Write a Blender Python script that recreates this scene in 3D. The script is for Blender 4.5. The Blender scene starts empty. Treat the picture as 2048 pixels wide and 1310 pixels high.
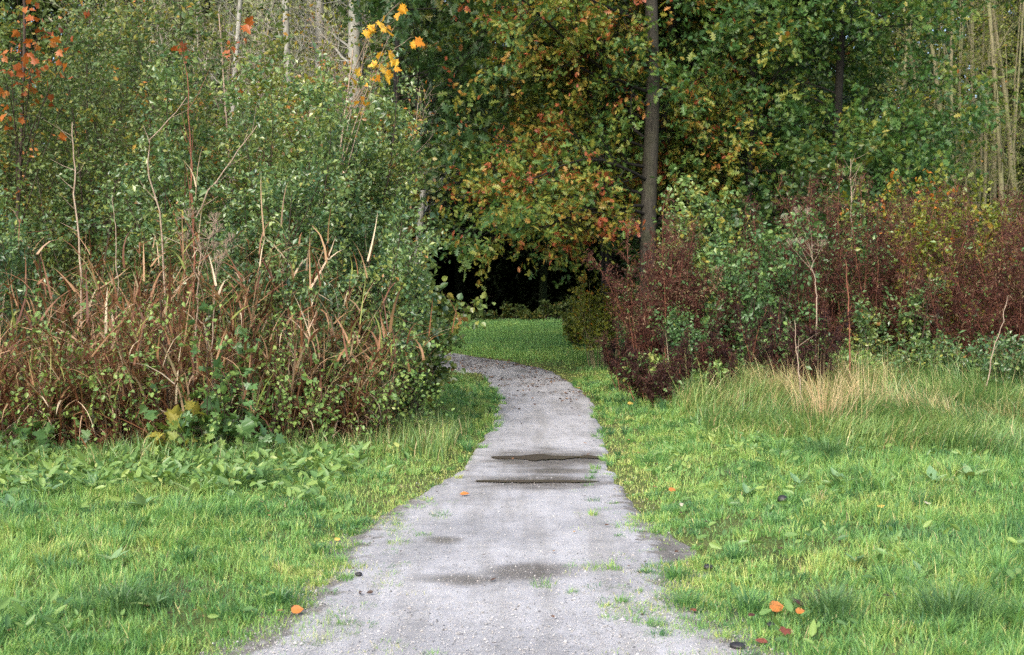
import bpy, math
import numpy as np
from mathutils import Euler, Vector

S = bpy.context.scene
COL = S.collection
rad = math.radians

# ------------------------------------------------------------------ camera
CAM_H = 1.5
FPX, PCX, PCY, HOR = 2400.0, 1024.0, 655.0, 600.0     # lens and horizon measured on the photograph
PITCH = math.atan((PCY - HOR) / FPX)
cam_data = bpy.data.cameras.new("camera")
cam = bpy.data.objects.new("camera", cam_data)
COL.objects.link(cam)
cam.location = (0, 0, CAM_H)
cam.rotation_euler = (rad(90) - PITCH, 0, 0)
cam_data.sensor_width = 36
cam_data.lens = 36 * FPX / 2048
cam_data.clip_start, cam_data.clip_end = 0.1, 2000
cam_data.dof.use_dof = True
cam_data.dof.focus_distance = 12.0
cam_data.dof.aperture_fstop = 5.0
S.camera = cam

# ------------------------------------------------------------------ world, sun, exposure
SUN_EL, SUN_AZ = 40.0, 200.0            # azimuth clockwise from +Y: behind the camera, a little left
world = bpy.data.worlds.new("World")
S.world = world
world.use_nodes = True
wn = world.node_tree
for n in list(wn.nodes):
    wn.nodes.remove(n)
wo = wn.nodes.new("ShaderNodeOutputWorld")
bg = wn.nodes.new("ShaderNodeBackground")
sky = wn.nodes.new("ShaderNodeTexSky")
sky.sky_type = 'NISHITA'
sky.sun_disc = False
sky.sun_elevation = rad(SUN_EL)
sky.sun_rotation = rad(SUN_AZ)
sky.air_density = 1.0
sky.dust_density = 4.0
sky.ozone_density = 1.0
bg.inputs["Strength"].default_value = 0.15
wn.links.new(sky.outputs[0], bg.inputs["Color"])
wn.links.new(bg.outputs[0], wo.inputs["Surface"])
sd = bpy.data.lights.new("sun", 'SUN')
sd.energy = 1.3
sd.angle = rad(35)
sd.color = (1.0, 0.96, 0.9)
sun = bpy.data.objects.new("sun", sd)
COL.objects.link(sun)
sdir = Vector((math.sin(rad(SUN_AZ)) * math.cos(rad(SUN_EL)), math.cos(rad(SUN_AZ)) * math.cos(rad(SUN_EL)), math.sin(rad(SUN_EL))))
sun.rotation_euler = sdir.to_track_quat('Z', 'Y').to_euler()
sun.location = (0, -5, 20)

S.view_settings.view_transform = 'Standard'
S.view_settings.look = 'None'
S.view_settings.exposure = 1.22
S.view_settings.gamma = 1.0
cy = S.cycles
cy.max_bounces = 6
cy.diffuse_bounces = 3
cy.glossy_bounces = 2
cy.transmission_bounces = 3
cy.transparent_max_bounces = 4
cy.sample_clamp_indirect = 4.0
cy.use_denoising = False

# ------------------------------------------------------------------ small maths
def RNG(seed):
    return np.random.default_rng(seed)

def nrm(v):
    return v / np.maximum(np.linalg.norm(v, axis=-1, keepdims=True), 1e-9)

def sstep(a, b, x):
    t = np.clip((np.asarray(x, float) - a) / (b - a), 0, 1)
    return t * t * (3 - 2 * t)

_perm = RNG(11).random((256, 256))
def vnoise(x, y):
    x = np.asarray(x, float); y = np.asarray(y, float)
    xi = np.floor(x).astype(int); yi = np.floor(y).astype(int)
    fx = x - xi; fy = y - yi
    fx = fx * fx * (3 - 2 * fx); fy = fy * fy * (3 - 2 * fy)
    g = lambda a, b: _perm[a & 255, b & 255]
    return (g(xi, yi) * (1 - fx) + g(xi + 1, yi) * fx) * (1 - fy) + (g(xi, yi + 1) * (1 - fx) + g(xi + 1, yi + 1) * fx) * fy

def fbm(x, y, o=3):
    s = 0; a = 0.5; tot = 0
    for k in range(o):
        s = s + a * vnoise(x * 2 ** k + 17.3 * k, y * 2 ** k + 5.1 * k); tot += a; a *= .5
    return s / tot                       # 0..1, mean .5

def gz0(y):
    return 0.75 * sstep(22, 45, y)

def ray(px, py):
    u, v = (px - PCX) / FPX, (PCY - py) / FPX
    c, s = math.cos(PITCH), math.sin(PITCH)
    return np.array([u, c + v * s, v * c - s])       # scaled; camera space depth 1

def at(px, py):
    """ground point seen at a pixel"""
    d = ray(px, py); t = 3.0
    for _ in range(4000):
        p = d * t
        if CAM_H + p[2] <= gz0(p[1]):
            break
        t += 0.02
    return p[0], p[1]

def pt(px, py, Y):
    d = ray(px, py); t = Y / d[1]
    return np.array([d[0] * t, Y, CAM_H + d[2] * t])

# ------------------------------------------------------------------ path outline (in metres)
_L = [(430, 1420), (500, 1345), (560, 1310), (690, 1235), (725, 1165), (790, 1060), (880, 998), (925, 950), (955, 900), (990, 850), (1000, 805), (980, 765), (965, 745)]
_R = [(1530, 1420), (1450, 1345), (1420, 1310), (1330, 1245), (1262, 1180), (1268, 1100), (1228, 1045), (1208, 1000), (1212, 950), (1212, 900), (1200, 850), (1180, 800), (1150, 775), (1115, 750), (1090, 737), (1040, 725), (960, 714)]
_Lw = [at(*p) for p in _L]; _Rw = [at(*p) for p in _R]
_Lw = [(-1.6, 2.0)] + _Lw + [(-8.0, _Lw[-1][1] + 2.0), (-9.0, 40)]
_Lw[0] = (_Lw[1][0] - .4, 1.0)
_Rw = [(_Rw[0][0] + .4, 1.0)] + _Rw + [(-1.6, _Rw[-1][1] + 1.4), (-9, _Rw[-1][1] + 3.5)]
PL = np.array(_Lw); PR = np.array(_Rw)
PATH_END = PR[-1, 1]
def edges(y):
    l = np.interp(y, PL[:, 1], PL[:, 0]); r = np.interp(y, PR[:, 1], PR[:, 0])
    return l, r
def side(x, y):
    """metres outside the path edge (negative on the path)"""
    l, r = edges(y)
    s = np.maximum(l - x, x - r)
    s = np.where(y > PATH_END, np.maximum(s, y - PATH_END), s)
    return s
def gz(x, y):
    x = np.asarray(x, float); y = np.asarray(y, float)
    s = side(x, y)
    z = gz0(y) + 0.05 * sstep(0.05, 0.9, s) + 0.05 * (fbm(x * .9, y * .9) - .5) * sstep(0.1, 1.2, s)
    return z

# ------------------------------------------------------------------ materials
def new_mat(name):
    m = bpy.data.materials.new(name); m.use_nodes = True
    nt = m.node_tree
    for n in list(nt.nodes):
        nt.nodes.remove(n)
    return m, nt, nt.nodes.new("ShaderNodeOutputMaterial")

def ramp(nt, stops, interp='LINEAR'):
    r = nt.nodes.new("ShaderNodeValToRGB"); e = r.color_ramp.elements
    r.color_ramp.interpolation = interp
    while len(e) > 1:
        e.remove(e[-1])
    e[0].position, e[0].color = stops[0][0], (*stops[0][1], 1)
    for p, c in stops[1:]:
        x = e.new(p); x.color = (*c, 1)
    return r

def leaf_mat(name, stops, rough=.42, spec=.45, trans=.32, tint=(1.25, 1.15, .6)):
    m, nt, out = new_mat(name)
    a = nt.nodes.new("ShaderNodeAttribute"); a.attribute_name = "tone"
    r = ramp(nt, stops); nt.links.new(a.outputs["Fac"], r.inputs[0])
    p = nt.nodes.new("ShaderNodeBsdfPrincipled")
    p.inputs["Roughness"].default_value = rough
    p.inputs["Specular IOR Level"].default_value = spec
    t = nt.nodes.new("ShaderNodeBsdfTranslucent")
    mul = nt.nodes.new("ShaderNodeMix"); mul.data_type = 'RGBA'; mul.blend_type = 'MULTIPLY'
    mul.inputs[0].default_value = 1; mul.inputs[7].default_value = (*tint, 1)
    nt.links.new(r.outputs[0], mul.inputs[6]); nt.links.new(mul.outputs[2], t.inputs[0])
    nt.links.new(r.outputs[0], p.inputs["Base Color"])
    mx = nt.nodes.new("ShaderNodeMixShader"); mx.inputs[0].default_value = trans
    nt.links.new(p.outputs[0], mx.inputs[1]); nt.links.new(t.outputs[0], mx.inputs[2])
    nt.links.new(mx.outputs[0], out.inputs[0])
    return m

def bark_mat(name, dark, light, moss, mossy=.5, scale=6, bump=.6):
    m, nt, out = new_mat(name)
    tc = nt.nodes.new("ShaderNodeTexCoord"); mp = nt.nodes.new("ShaderNodeMapping")
    mp.inputs["Scale"].default_value = (scale * 2.5, scale * 2.5, scale * .55)
    nt.links.new(tc.outputs["Object"], mp.inputs[0])
    n1 = nt.nodes.new("ShaderNodeTexNoise"); n1.inputs["Scale"].default_value = 1.6; n1.inputs["Detail"].default_value = 6; n1.inputs["Roughness"].default_value = .7
    nt.links.new(mp.outputs[0], n1.inputs["Vector"])
    r = ramp(nt, [(.3, dark), (.7, light)]); nt.links.new(n1.outputs[0], r.inputs[0])
    n2 = nt.nodes.new("ShaderNodeTexNoise"); n2.inputs["Scale"].default_value = 1.3; n2.inputs["Detail"].default_value = 5
    nt.links.new(tc.outputs["Object"], n2.inputs["Vector"])
    r2 = ramp(nt, [(1 - mossy - .12, (0, 0, 0)), (1 - mossy + .12, (1, 1, 1))]); nt.links.new(n2.outputs[0], r2.inputs[0])
    mix = nt.nodes.new("ShaderNodeMix"); mix.data_type = 'RGBA'
    nt.links.new(r2.outputs[0], mix.inputs[0]); nt.links.new(r.outputs[0], mix.inputs[6]); mix.inputs[7].default_value = (*moss, 1)
    p = nt.nodes.new("ShaderNodeBsdfPrincipled"); p.inputs["Roughness"].default_value = .8
    p.inputs["Specular IOR Level"].default_value = .25
    nt.links.new(mix.outputs[2], p.inputs["Base Color"])
    b = nt.nodes.new("ShaderNodeBump"); b.inputs["Strength"].default_value = bump; b.inputs["Distance"].default_value = .03
    nt.links.new(n1.outputs[0], b.inputs["Height"]); nt.links.new(b.outputs[0], p.inputs["Normal"])
    nt.links.new(p.outputs[0], out.inputs[0])
    return m

M = {}
M['grass'] = leaf_mat("grass_blades", [(0, (.06, .155, .065)), (.28, (.13, .3, .09)), (.52, (.24, .43, .11)), (.8, (.42, .5, .14)), (.93, (.5, .48, .18)), (1, (.52, .42, .26))], .42, .4, .3, (1.1, 1.1, .6))
M['tall'] = leaf_mat("tall_grass", [(0, (.075, .16, .055)), (.35, (.15, .28, .085)), (.6, (.27, .38, .11)), (.8, (.4, .42, .15)), (1, (.52, .42, .24))], .38, .45, .28, (1.1, 1.1, .6))
M['straw'] = leaf_mat("straw", [(0, (.3, .28, .1)), (.4, (.5, .4, .2)), (.75, (.6, .47, .28)), (1, (.5, .28, .15))], .55, .3, .25, (1, .95, .8))
M['tuss'] = leaf_mat("tussock", [(0, (.05, .12, .045)), (.5, (.1, .21, .07)), (1, (.2, .31, .09))], .38, .45, .25)
M['weed'] = leaf_mat("weed_leaf", [(0, (.07, .16, .05)), (.5, (.15, .27, .075)), (.85, (.26, .37, .09)), (1, (.38, .42, .14))], .4, .5, .3)
M['dock'] = leaf_mat("dock_leaf", [(0, (.1, .2, .09)), (.6, (.18, .31, .15)), (1, (.28, .38, .14))], .4, .5, .25)
M['shrub_blue'] = leaf_mat("blue_green_leaf", [(0, (.035, .09, .042)), (.3, (.08, .17, .068)), (.58, (.16, .26, .09)), (.84, (.29, .37, .1)), (.99, (.4, .4, .1)), (1, (.4, .22, .08))], .28, .8, .36)
M['shrub_olive'] = leaf_mat("olive_leaf", [(0, (.035, .065, .02)), (.35, (.08, .145, .045)), (.65, (.15, .215, .06)), (.86, (.27, .26, .05)), (.96, (.36, .25, .04)), (1, (.42, .17, .04))], .42, .45, .36)
M['round'] = leaf_mat("round_leaf", [(0, (.05, .1, .045)), (.4, (.09, .17, .06)), (.7, (.19, .25, .06)), (.9, (.32, .31, .07)), (1, (.34, .18, .06))], .3, .7, .28)
M['oak'] = leaf_mat("oak_leaf", [(0, (.035, .085, .025)), (.3, (.06, .15, .04)), (.55, (.13, .215, .045)), (.78, (.29, .29, .05)), (.92, (.42, .22, .05)), (1, (.36, .1, .045))], .42, .45, .4)
M['oak_dark'] = leaf_mat("dark_oak_leaf", [(0, (.02, .055, .022)), (.5, (.05, .11, .035)), (.8, (.1, .16, .04)), (.93, (.22, .2, .04)), (1, (.36, .16, .04))], .38, .5, .34)
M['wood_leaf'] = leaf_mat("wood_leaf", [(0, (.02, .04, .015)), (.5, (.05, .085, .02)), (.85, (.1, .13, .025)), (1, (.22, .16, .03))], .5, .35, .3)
M['orange'] = leaf_mat("orange_leaf", [(0, (.2, .05, .02)), (.5, (.42, .12, .025)), (1, (.48, .22, .05))], .4, .4, .4, (1.1, .9, .6))
M['yellow'] = leaf_mat("yellow_leaf", [(0, (.62, .24, .02)), (.4, (.75, .42, .04)), (1, (.7, .55, .1))], .4, .4, .4, (1.1, 1, .6))
M['reed'] = leaf_mat("reed_leaf", [(0, (.06, .022, .014)), (.22, (.125, .05, .028)), (.44, (.23, .108, .052)), (.66, (.38, .24, .125)), (.82, (.46, .32, .21)), (.92, (.58, .48, .33)), (.95, (.26, .28, .07)), (1, (.2, .26, .06))], .5, .35, .22, (1.1, .9, .7))
M['burg'] = leaf_mat("withered_leaf", [(0, (.02, .009, .009)), (.4, (.058, .021, .018)), (.7, (.11, .045, .032)), (.88, (.19, .1, .07)), (1, (.3, .22, .13))], .6, .2, .2, (1.1, .8, .7))
M['burg_dark'] = leaf_mat("dark_withered_leaf", [(0, (.015, .008, .009)), (.6, (.04, .017, .016)), (1, (.1, .05, .035))], .6, .2, .15, (1.1, .8, .7))
M['elder'] = leaf_mat("pale_green_leaf", [(0, (.05, .12, .045)), (.5, (.11, .22, .075)), (.85, (.2, .3, .08)), (1, (.33, .3, .06))], .35, .55, .3)
M['lime'] = leaf_mat("yellow_green_leaf", [(0, (.06, .1, .02)), (.5, (.16, .21, .03)), (.85, (.28, .28, .04)), (1, (.5, .17, .03))], .4, .45, .35)
M['litter'] = leaf_mat("leaf_litter", [(0, (.03, .018, .012)), (.5, (.1, .05, .03)), (.8, (.22, .11, .05)), (1, (.35, .2, .08))], .55, .35, .05)
M['bark'] = bark_mat("grey_bark", (.022, .02, .016), (.075, .07, .055), (.055, .062, .03), .35, 6, .8)
M['bark_dark'] = bark_mat("dark_bark", (.008, .008, .007), (.026, .024, .02), (.02, .022, .013), .3)
M['bark_pale'] = bark_mat("pale_bark", (.14, .14, .12), (.38, .38, .33), (.2, .22, .13), .3, 5, .3)
M['bark_olive'] = bark_mat("olive_bark", (.1, .092, .05), (.27, .24, .14), (.19, .2, .09), .45, 5, .3)
M['twig'] = bark_mat("dark_twig", (.025, .018, .014), (.09, .065, .05), (.05, .05, .03), .2, 10, .2)
M['twig_pale'] = bark_mat("pale_twig", (.2, .14, .1), (.42, .34, .26), (.3, .25, .16), .2, 10, .2)
M['twig_red'] = bark_mat("red_twig", (.13, .045, .03), (.3, .13, .08), (.2, .12, .06), .2, 10, .2)

# ------------------------------------------------------------------ mesh building
class MB:
    def __init__(s):
        s.V, s.F, s.T, s.n = [], [], [], 0
    def add(s, V, faces, tone=0.5):
        V = np.asarray(V, float).reshape(-1, 3)
        for f in faces:
            s.F.append(np.asarray(f) + s.n)
        s.V.append(V)
        s.T.append(np.broadcast_to(np.asarray(tone, float), (len(V),)))
        s.n += len(V)
    def build(s, name, mat, parent=None, smooth=False, origin=None):
        V = np.concatenate(s.V)
        if parent is not None:
            V = V - np.array(parent.location)
        elif origin is not None:
            V = V - np.array(origin)
        me = bpy.data.meshes.new(name)
        me.vertices.add(len(V))
        me.vertices.foreach_set("co", V.astype(np.float32).ravel())
        loops = np.concatenate([f.ravel() for f in s.F])
        tot = np.concatenate([np.full(len(f), f.shape[1]) for f in s.F])
        start = np.concatenate([[0], np.cumsum(tot)[:-1]])
        me.loops.add(len(loops)); me.polygons.add(len(tot))
        me.loops.foreach_set("vertex_index", loops.astype(np.int32))
        me.polygons.foreach_set("loop_start", start.astype(np.int32))
        me.update(calc_edges=True)
        me.polygons.foreach_set("use_smooth", np.full(len(tot), smooth))
        at_ = me.attributes.new("tone", 'FLOAT', 'POINT')
        at_.data.foreach_set("value", np.clip(np.concatenate(s.T), 0, 1).astype(np.float32))
        me.materials.append(mat)
        o = bpy.data.objects.new(name, me)
        COL.objects.link(o)
        if parent is not None:
            o.parent = parent
        elif origin is not None:
            o.location = origin
        return o

def tag(o, label, cat, group=None, kind=None):
    if label: o["label"] = label
    if cat: o["category"] = cat
    if group: o["group"] = group
    if kind: o["kind"] = kind
    return o

def thing(name, label, cat, loc, group=None):
    o = bpy.data.objects.new(name, None)
    o.empty_display_size = .2
    COL.objects.link(o)
    o.location = tuple(float(v) for v in loc)
    return tag(o, label, cat, group)

def tubes(mb, P, R, k=5, tone=.5):
    m, n, _ = P.shape
    T = nrm(np.gradient(P, axis=1))
    ref = np.where(np.abs(T[..., 2:3]) > .9, np.array([1., 0, 0]), np.array([0, 0, 1.]))
    A = nrm(np.cross(T, ref)); B = np.cross(T, A)
    th = np.arange(k) * 2 * math.pi / k
    V = P[:, :, None] + R[:, :, None, None] * (np.cos(th)[:, None] * A[:, :, None] + np.sin(th)[:, None] * B[:, :, None])
    base = (np.arange(m) * n * k)[:, None, None]
    i = np.arange(n - 1)[None, :, None] * k; j = np.arange(k)[None, None, :]; j2 = (j + 1) % k
    q = np.stack(np.broadcast_arrays(base + i + j, base + i + j2, base + i + k + j2, base + i + k + j), -1)
    mb.add(V.reshape(-1, 3), [q.reshape(-1, 4)], tone)

def sample(P, R, t):
    n = P.shape[1]
    x = np.clip(t, 0, .9999) * (n - 1); i = np.floor(x).astype(int); f = (x - i)[..., None]
    mi = np.arange(P.shape[0])[:, None]
    a, b = P[mi, i], P[mi, i + 1]
    r = R[mi, i] * (1 - f[..., 0]) + R[mi, i + 1] * f[..., 0]
    return a * (1 - f) + b * f, nrm(b - a), r

def polyline(rng, p0, d0, L, n, wob, up):
    pts = [p0]; d = d0; p = p0
    L = np.broadcast_to(np.asarray(L, float), (len(p0),))
    st = (L / (n - 1))[:, None]
    for _ in range(n - 1):
        p = p + d * st; pts.append(p)
        d = nrm(d + wob * rng.normal(size=d.shape) + np.array([0, 0, up]))
    return np.stack(pts, 1)

def grow(rng, P, R, per, t0, t1, ang, length, n=5, up=0., wob=.2, rf=.55, rmin=.0025, shape=None, avoid=None, flat=0.):
    m = P.shape[0]
    t = t0 + (t1 - t0) * (np.arange(per) + rng.random((m, per))) / per
    p, tan, r = sample(P, R, t)
    rv = rng.normal(size=p.shape)
    rv[..., 2] *= (1 - flat)
    perp = nrm(rv - (rv * tan).sum(-1, keepdims=True) * tan)
    if avoid is not None:                       # keep limbs from growing towards a direction
        av = np.array(avoid[0]); c = (perp * av).sum(-1)
        bad = c > avoid[1]
        perp = np.where(bad[..., None], nrm(perp - 2 * c[..., None] * av), perp)
    a = ang + rng.normal(size=t.shape) * .2
    d = tan * np.cos(a)[..., None] + perp * np.sin(a)[..., None]
    L = length * rng.uniform(.65, 1.2, t.shape)
    if shape is not None:
        L = L * shape(t)
    P2 = polyline(rng, p.reshape(-1, 3), d.reshape(-1, 3), L.ravel(), n, wob, up)
    R2 = np.maximum(r.reshape(-1, 1) * rf, rmin) * np.linspace(1, .3, n)[None]
    return P2, R2

def scatter(mb, tmpl, pos, ax, nz, size, tone, wfac=None):
    TV, TF = tmpl
    ax = nrm(ax); y = nrm(np.cross(nz, ax)); z = np.cross(ax, y)
    w = np.ones(len(pos)) if wfac is None else wfac
    V = pos[:, None] + size[:, None, None] * (TV[None, :, 0:1] * ax[:, None] + TV[None, :, 1:2] * y[:, None] * w[:, None, None] + TV[None, :, 2:3] * z[:, None])
    k = len(TV); off = (np.arange(len(pos)) * k)[:, None, None]
    mb.add(V.reshape(-1, 3), [(np.asarray(f)[None] + off).reshape(-1, len(f[0])) for f in TF], np.repeat(tone, k))

def outline(pts):
    """a leaf from half an outline (x along, y across): two halves folded at the midrib"""
    pts = [np.array(p, float) for p in pts]
    up = [(p[0], p[1], .18 * p[1] - .12 * (p[0] - .5) ** 2 - .1 * p[0] ** 2) for p in pts]
    dn = [(p[0], -p[1], .18 * p[1] - .12 * (p[0] - .5) ** 2 - .1 * p[0] ** 2) for p in pts]
    a = [(0, 0, 0)] + up + [(1, 0, -.1)]
    V = np.array(a + dn)
    n = len(pts)
    return V, [[list(range(0, n + 2))], [[n + 1] + list(range(n + 1 + n, n + 1, -1)) + [0]]]

T_SMALL = (np.array([(0, 0, 0), (.45, .3, .07), (1, 0, -.08), (.45, -.3, .07)]), [[[0, 1, 2, 3]]])
T_THIN = (np.array([(0, 0, 0), (.4, .12, .03), (1, 0, -.15), (.4, -.12, .03)]), [[[0, 1, 2, 3]]])
T_OVATE = outline([(.15, .2), (.42, .33), (.72, .24)])
T_ROUND = outline([(.08, .26), (.35, .44), (.68, .36), (.88, .14)])
T_OAK = outline([(.12, .04), (.2, .2), (.29, .06), (.42, .38), (.52, .09), (.7, .36), (.74, .1), (.9, .2)])
T_MAPLE = outline([(.02, .2), (-.1, .36), (.2, .33), (.3, .56), (.44, .36), (.6, .48), (.58, .2), (.8, .16)])
T_DOCK = outline([(.1, .1), (.3, .2), (.6, .18), (.85, .09)])

def foliage(mb, rng, P, per, t0, tmpl, size, tone0, tvar=.12, tleaf=.1, spread=.03, lift=.5, droop=.15, svar=.25, t1=1.):
    """leaves along the twigs P"""
    m = P.shape[0]
    t = rng.uniform(t0, t1, (m, per))
    R = np.zeros(P.shape[:2])
    p, tan, _ = sample(P, R, t)
    boughs = fbm(p[..., 0] * .8 + p[..., 1] * .5 + 31, p[..., 2] * .9 + p[..., 1] * .3 + 17, 2) - .5      # whole boughs turn together
    tw = tone0 + 2.2 * tvar * boughs + .8 * tvar * rng.normal(size=(m, 1)) + tleaf * rng.normal(size=(m, per))
    p = p.reshape(-1, 3) + rng.normal(size=(m * per, 3)) * spread
    ax = nrm(.55 * tan.reshape(-1, 3) + rng.normal(size=(m * per, 3)) * .75 + np.array([0, 0, -droop]))
    nz = nrm(np.array([0, 0, lift]) + rng.normal(size=(m * per, 3)) * .6)
    sz = size * np.exp(rng.normal(size=m * per) * svar)
    scatter(mb, tmpl, p, ax, nz, sz, tw.ravel())

def blades(mb, rng, pos, h, w, lean, az, tone, seg=3, droop=1.0, flat=None, th0=None):
    """curved tapering grass blades"""
    n = len(pos)
    h = np.broadcast_to(h, (n,)); w = np.broadcast_to(w, (n,)); lean = np.broadcast_to(lean, (n,))
    dx, dy = np.cos(az), np.sin(az)
    fa = az + math.pi / 2 + rng.normal(size=n) * .6 if flat is None else flat
    sx, sy = np.cos(fa), np.sin(fa)
    V = np.zeros((n, 2 * seg + 1, 3))
    th = .15 * lean if th0 is None else th0; x = np.zeros(n); z = np.zeros(n); st = h / seg
    for i in range(seg + 1):
        hw = w * .5 * (1 - (i / seg) ** 1.6)
        c = np.stack([pos[:, 0] + dx * x, pos[:, 1] + dy * x, pos[:, 2] + z], -1)
        if i < seg:
            off = np.stack([sx * hw, sy * hw, np.zeros(n)], -1)
            V[:, 2 * i] = c - off; V[:, 2 * i + 1] = c + off
        else:
            V[:, 2 * seg] = c
        x = x + st * np.sin(th); z = z + st * np.cos(th)
        th = th + lean * droop / seg * (1 + .5 * i)
    off = (np.arange(n) * (2 * seg + 1))[:, None, None]
    q = np.array([[2 * i, 2 * i + 1, 2 * i + 3, 2 * i + 2] for i in range(seg - 1)])
    fs = []
    if seg > 1:
        fs.append((q[None] + off).reshape(-1, 4))
    fs.append((np.array([[2 * seg - 2, 2 * seg - 1, 2 * seg]])[None] + off).reshape(-1, 3))
    mb.add(V.reshape(-1, 3), fs, np.repeat(tone, 2 * seg + 1))

# ------------------------------------------------------------------ ground and path
def noise_node(nt, vec, scale, detail=4, rough=.6):
    n = nt.nodes.new("ShaderNodeTexNoise")
    n.inputs["Scale"].default_value = scale; n.inputs["Detail"].default_value = detail; n.inputs["Roughness"].default_value = rough
    nt.links.new(vec, n.inputs["Vector"])
    return n
def mixc(nt, f, a, b, mode='MIX'):
    m = nt.nodes.new("ShaderNodeMix"); m.data_type = 'RGBA'; m.blend_type = mode
    for i, v in ((0, f), (6, a), (7, b)):
        if hasattr(v, "is_linked"):
            nt.links.new(v, m.inputs[i])
        else:
            m.inputs[i].default_value = v if i == 0 else (*v, 1)
    return m.outputs[2]
def bump(nt, p, h, s, d):
    b = nt.nodes.new("ShaderNodeBump"); b.inputs["Strength"].default_value = s; b.inputs["Distance"].default_value = d
    nt.links.new(h, b.inputs["Height"]); nt.links.new(b.outputs[0], p.inputs["Normal"])

def ground_material():
    m, nt, out = new_mat("mossy_soil")
    g = nt.nodes.new("ShaderNodeNewGeometry").outputs["Position"]
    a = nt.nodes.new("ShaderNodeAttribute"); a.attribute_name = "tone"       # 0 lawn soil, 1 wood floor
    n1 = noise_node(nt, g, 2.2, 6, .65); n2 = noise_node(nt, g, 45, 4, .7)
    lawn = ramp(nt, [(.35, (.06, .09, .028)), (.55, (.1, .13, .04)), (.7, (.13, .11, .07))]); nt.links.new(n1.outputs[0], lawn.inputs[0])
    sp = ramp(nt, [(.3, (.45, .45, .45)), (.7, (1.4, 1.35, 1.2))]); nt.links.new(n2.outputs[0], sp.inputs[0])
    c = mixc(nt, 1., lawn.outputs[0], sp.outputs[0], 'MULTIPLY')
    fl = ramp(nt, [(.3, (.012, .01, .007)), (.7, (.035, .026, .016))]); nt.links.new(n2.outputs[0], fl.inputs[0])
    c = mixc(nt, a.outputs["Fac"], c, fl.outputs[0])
    p = nt.nodes.new("ShaderNodeBsdfPrincipled"); p.inputs["Roughness"].default_value = .9; p.inputs["Specular IOR Level"].default_value = .2
    nt.links.new(c, p.inputs["Base Color"]); bump(nt, p, n2.outputs[0], .6, .02)
    nt.links.new(p.outputs[0], out.inputs[0])
    return m

def path_material():
    m, nt, out = new_mat("fine_gravel")
    g = nt.nodes.new("ShaderNodeNewGeometry").outputs["Position"]
    a = nt.nodes.new("ShaderNodeAttribute"); a.attribute_name = "tone"       # 1 at the earthy edges, higher to the far end; bend shade painted in
    big = noise_node(nt, g, 1.1, 5, .6); mid = noise_node(nt, g, 7, 5, .65); fine = noise_node(nt, g, 130, 3, .8)
    vo = nt.nodes.new("ShaderNodeTexVoronoi"); vo.inputs["Scale"].default_value = 120
    nt.links.new(g, vo.inputs["Vector"])
    r1 = ramp(nt, [(.3, (.275, .275, .283)), (.5, (.335, .335, .343)), (.72, (.38, .38, .385))]); nt.links.new(big.outputs[0], r1.inputs[0])
    r2 = ramp(nt, [(.3, (.8, .8, .79)), (.5, (.99, .99, .99)), (.7, (1.07, 1.07, 1.06))]); nt.links.new(mid.outputs[0], r2.inputs[0])
    r3 = ramp(nt, [(.3, (.76, .755, .75)), (.5, (1, 1, 1)), (.7, (1.18, 1.18, 1.17))]); nt.links.new(fine.outputs[0], r3.inputs[0])
    c = mixc(nt, 1., r1.outputs[0], r2.outputs[0], 'MULTIPLY')
    c = mixc(nt, 1., c, r3.outputs[0], 'MULTIPLY')
    hs = nt.nodes.new("ShaderNodeHueSaturation"); hs.inputs["Saturation"].default_value = .12
    nt.links.new(vo.outputs["Color"], hs.inputs["Color"])
    c = mixc(nt, .16, c, hs.outputs[0], 'OVERLAY')
    # muddy earth from edges and far end, the bend's tree shade painted in
    ad = nt.nodes.new("ShaderNodeMath"); ad.operation = 'MULTIPLY_ADD'; ad.inputs[1].default_value = 1.5; ad.inputs[2].default_value = -.75
    nt.links.new(mid.outputs[0], ad.inputs[0])
    ad2 = nt.nodes.new("ShaderNodeMath"); ad2.operation = 'ADD'
    nt.links.new(ad.outputs[0], ad2.inputs[0]); nt.links.new(a.outputs["Fac"], ad2.inputs[1])
    mk = ramp(nt, [(.42, (0, 0, 0)), (.66, (1, 1, 1))]); nt.links.new(ad2.outputs[0], mk.inputs[0])
    mud_and_shade = ramp(nt, [(.35, (.09, .083, .075)), (.65, (.24, .225, .205))]); nt.links.new(fine.outputs[0], mud_and_shade.inputs[0])
    c = mixc(nt, mk.outputs[0], c, mud_and_shade.outputs[0])
    mp = nt.nodes.new("ShaderNodeMapping"); mp.inputs["Scale"].default_value = (4.5, .5, 1); nt.links.new(g, mp.inputs[0])
    tr = noise_node(nt, mp.outputs[0], 1, 3, .6)                   # trodden lines along the path
    r4 = ramp(nt, [(.36, (.8, .79, .77)), (.55, (1.04, 1.04, 1.05))]); nt.links.new(tr.outputs[0], r4.inputs[0])
    c = mixc(nt, 1., c, r4.outputs[0], 'MULTIPLY')
    wt = nt.nodes.new("ShaderNodeAttribute"); wt.attribute_name = "wet"
    c = mixc(nt, wt.outputs["Fac"], c, mixc(nt, 1., c, (.5, .47, .44), 'MULTIPLY'))
    p = nt.nodes.new("ShaderNodeBsdfPrincipled")
    rr = ramp(nt, [(.35, (.45, .45, .45)), (.6, (.8, .8, .8))]); nt.links.new(big.outputs[0], rr.inputs[0])
    rw = nt.nodes.new("ShaderNodeMix"); rw.inputs[3].default_value = .22
    nt.links.new(wt.outputs["Fac"], rw.inputs[0]); nt.links.new(rr.outputs[0], rw.inputs[2])
    nt.links.new(rw.outputs[0], p.inputs["Roughness"]); p.inputs["Specular IOR Level"].default_value = .4
    nt.links.new(c, p.inputs["Base Color"]); bump(nt, p, fine.outputs[0], .5, .008)
    nt.links.new(p.outputs[0], out.inputs[0])
    return m

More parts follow.
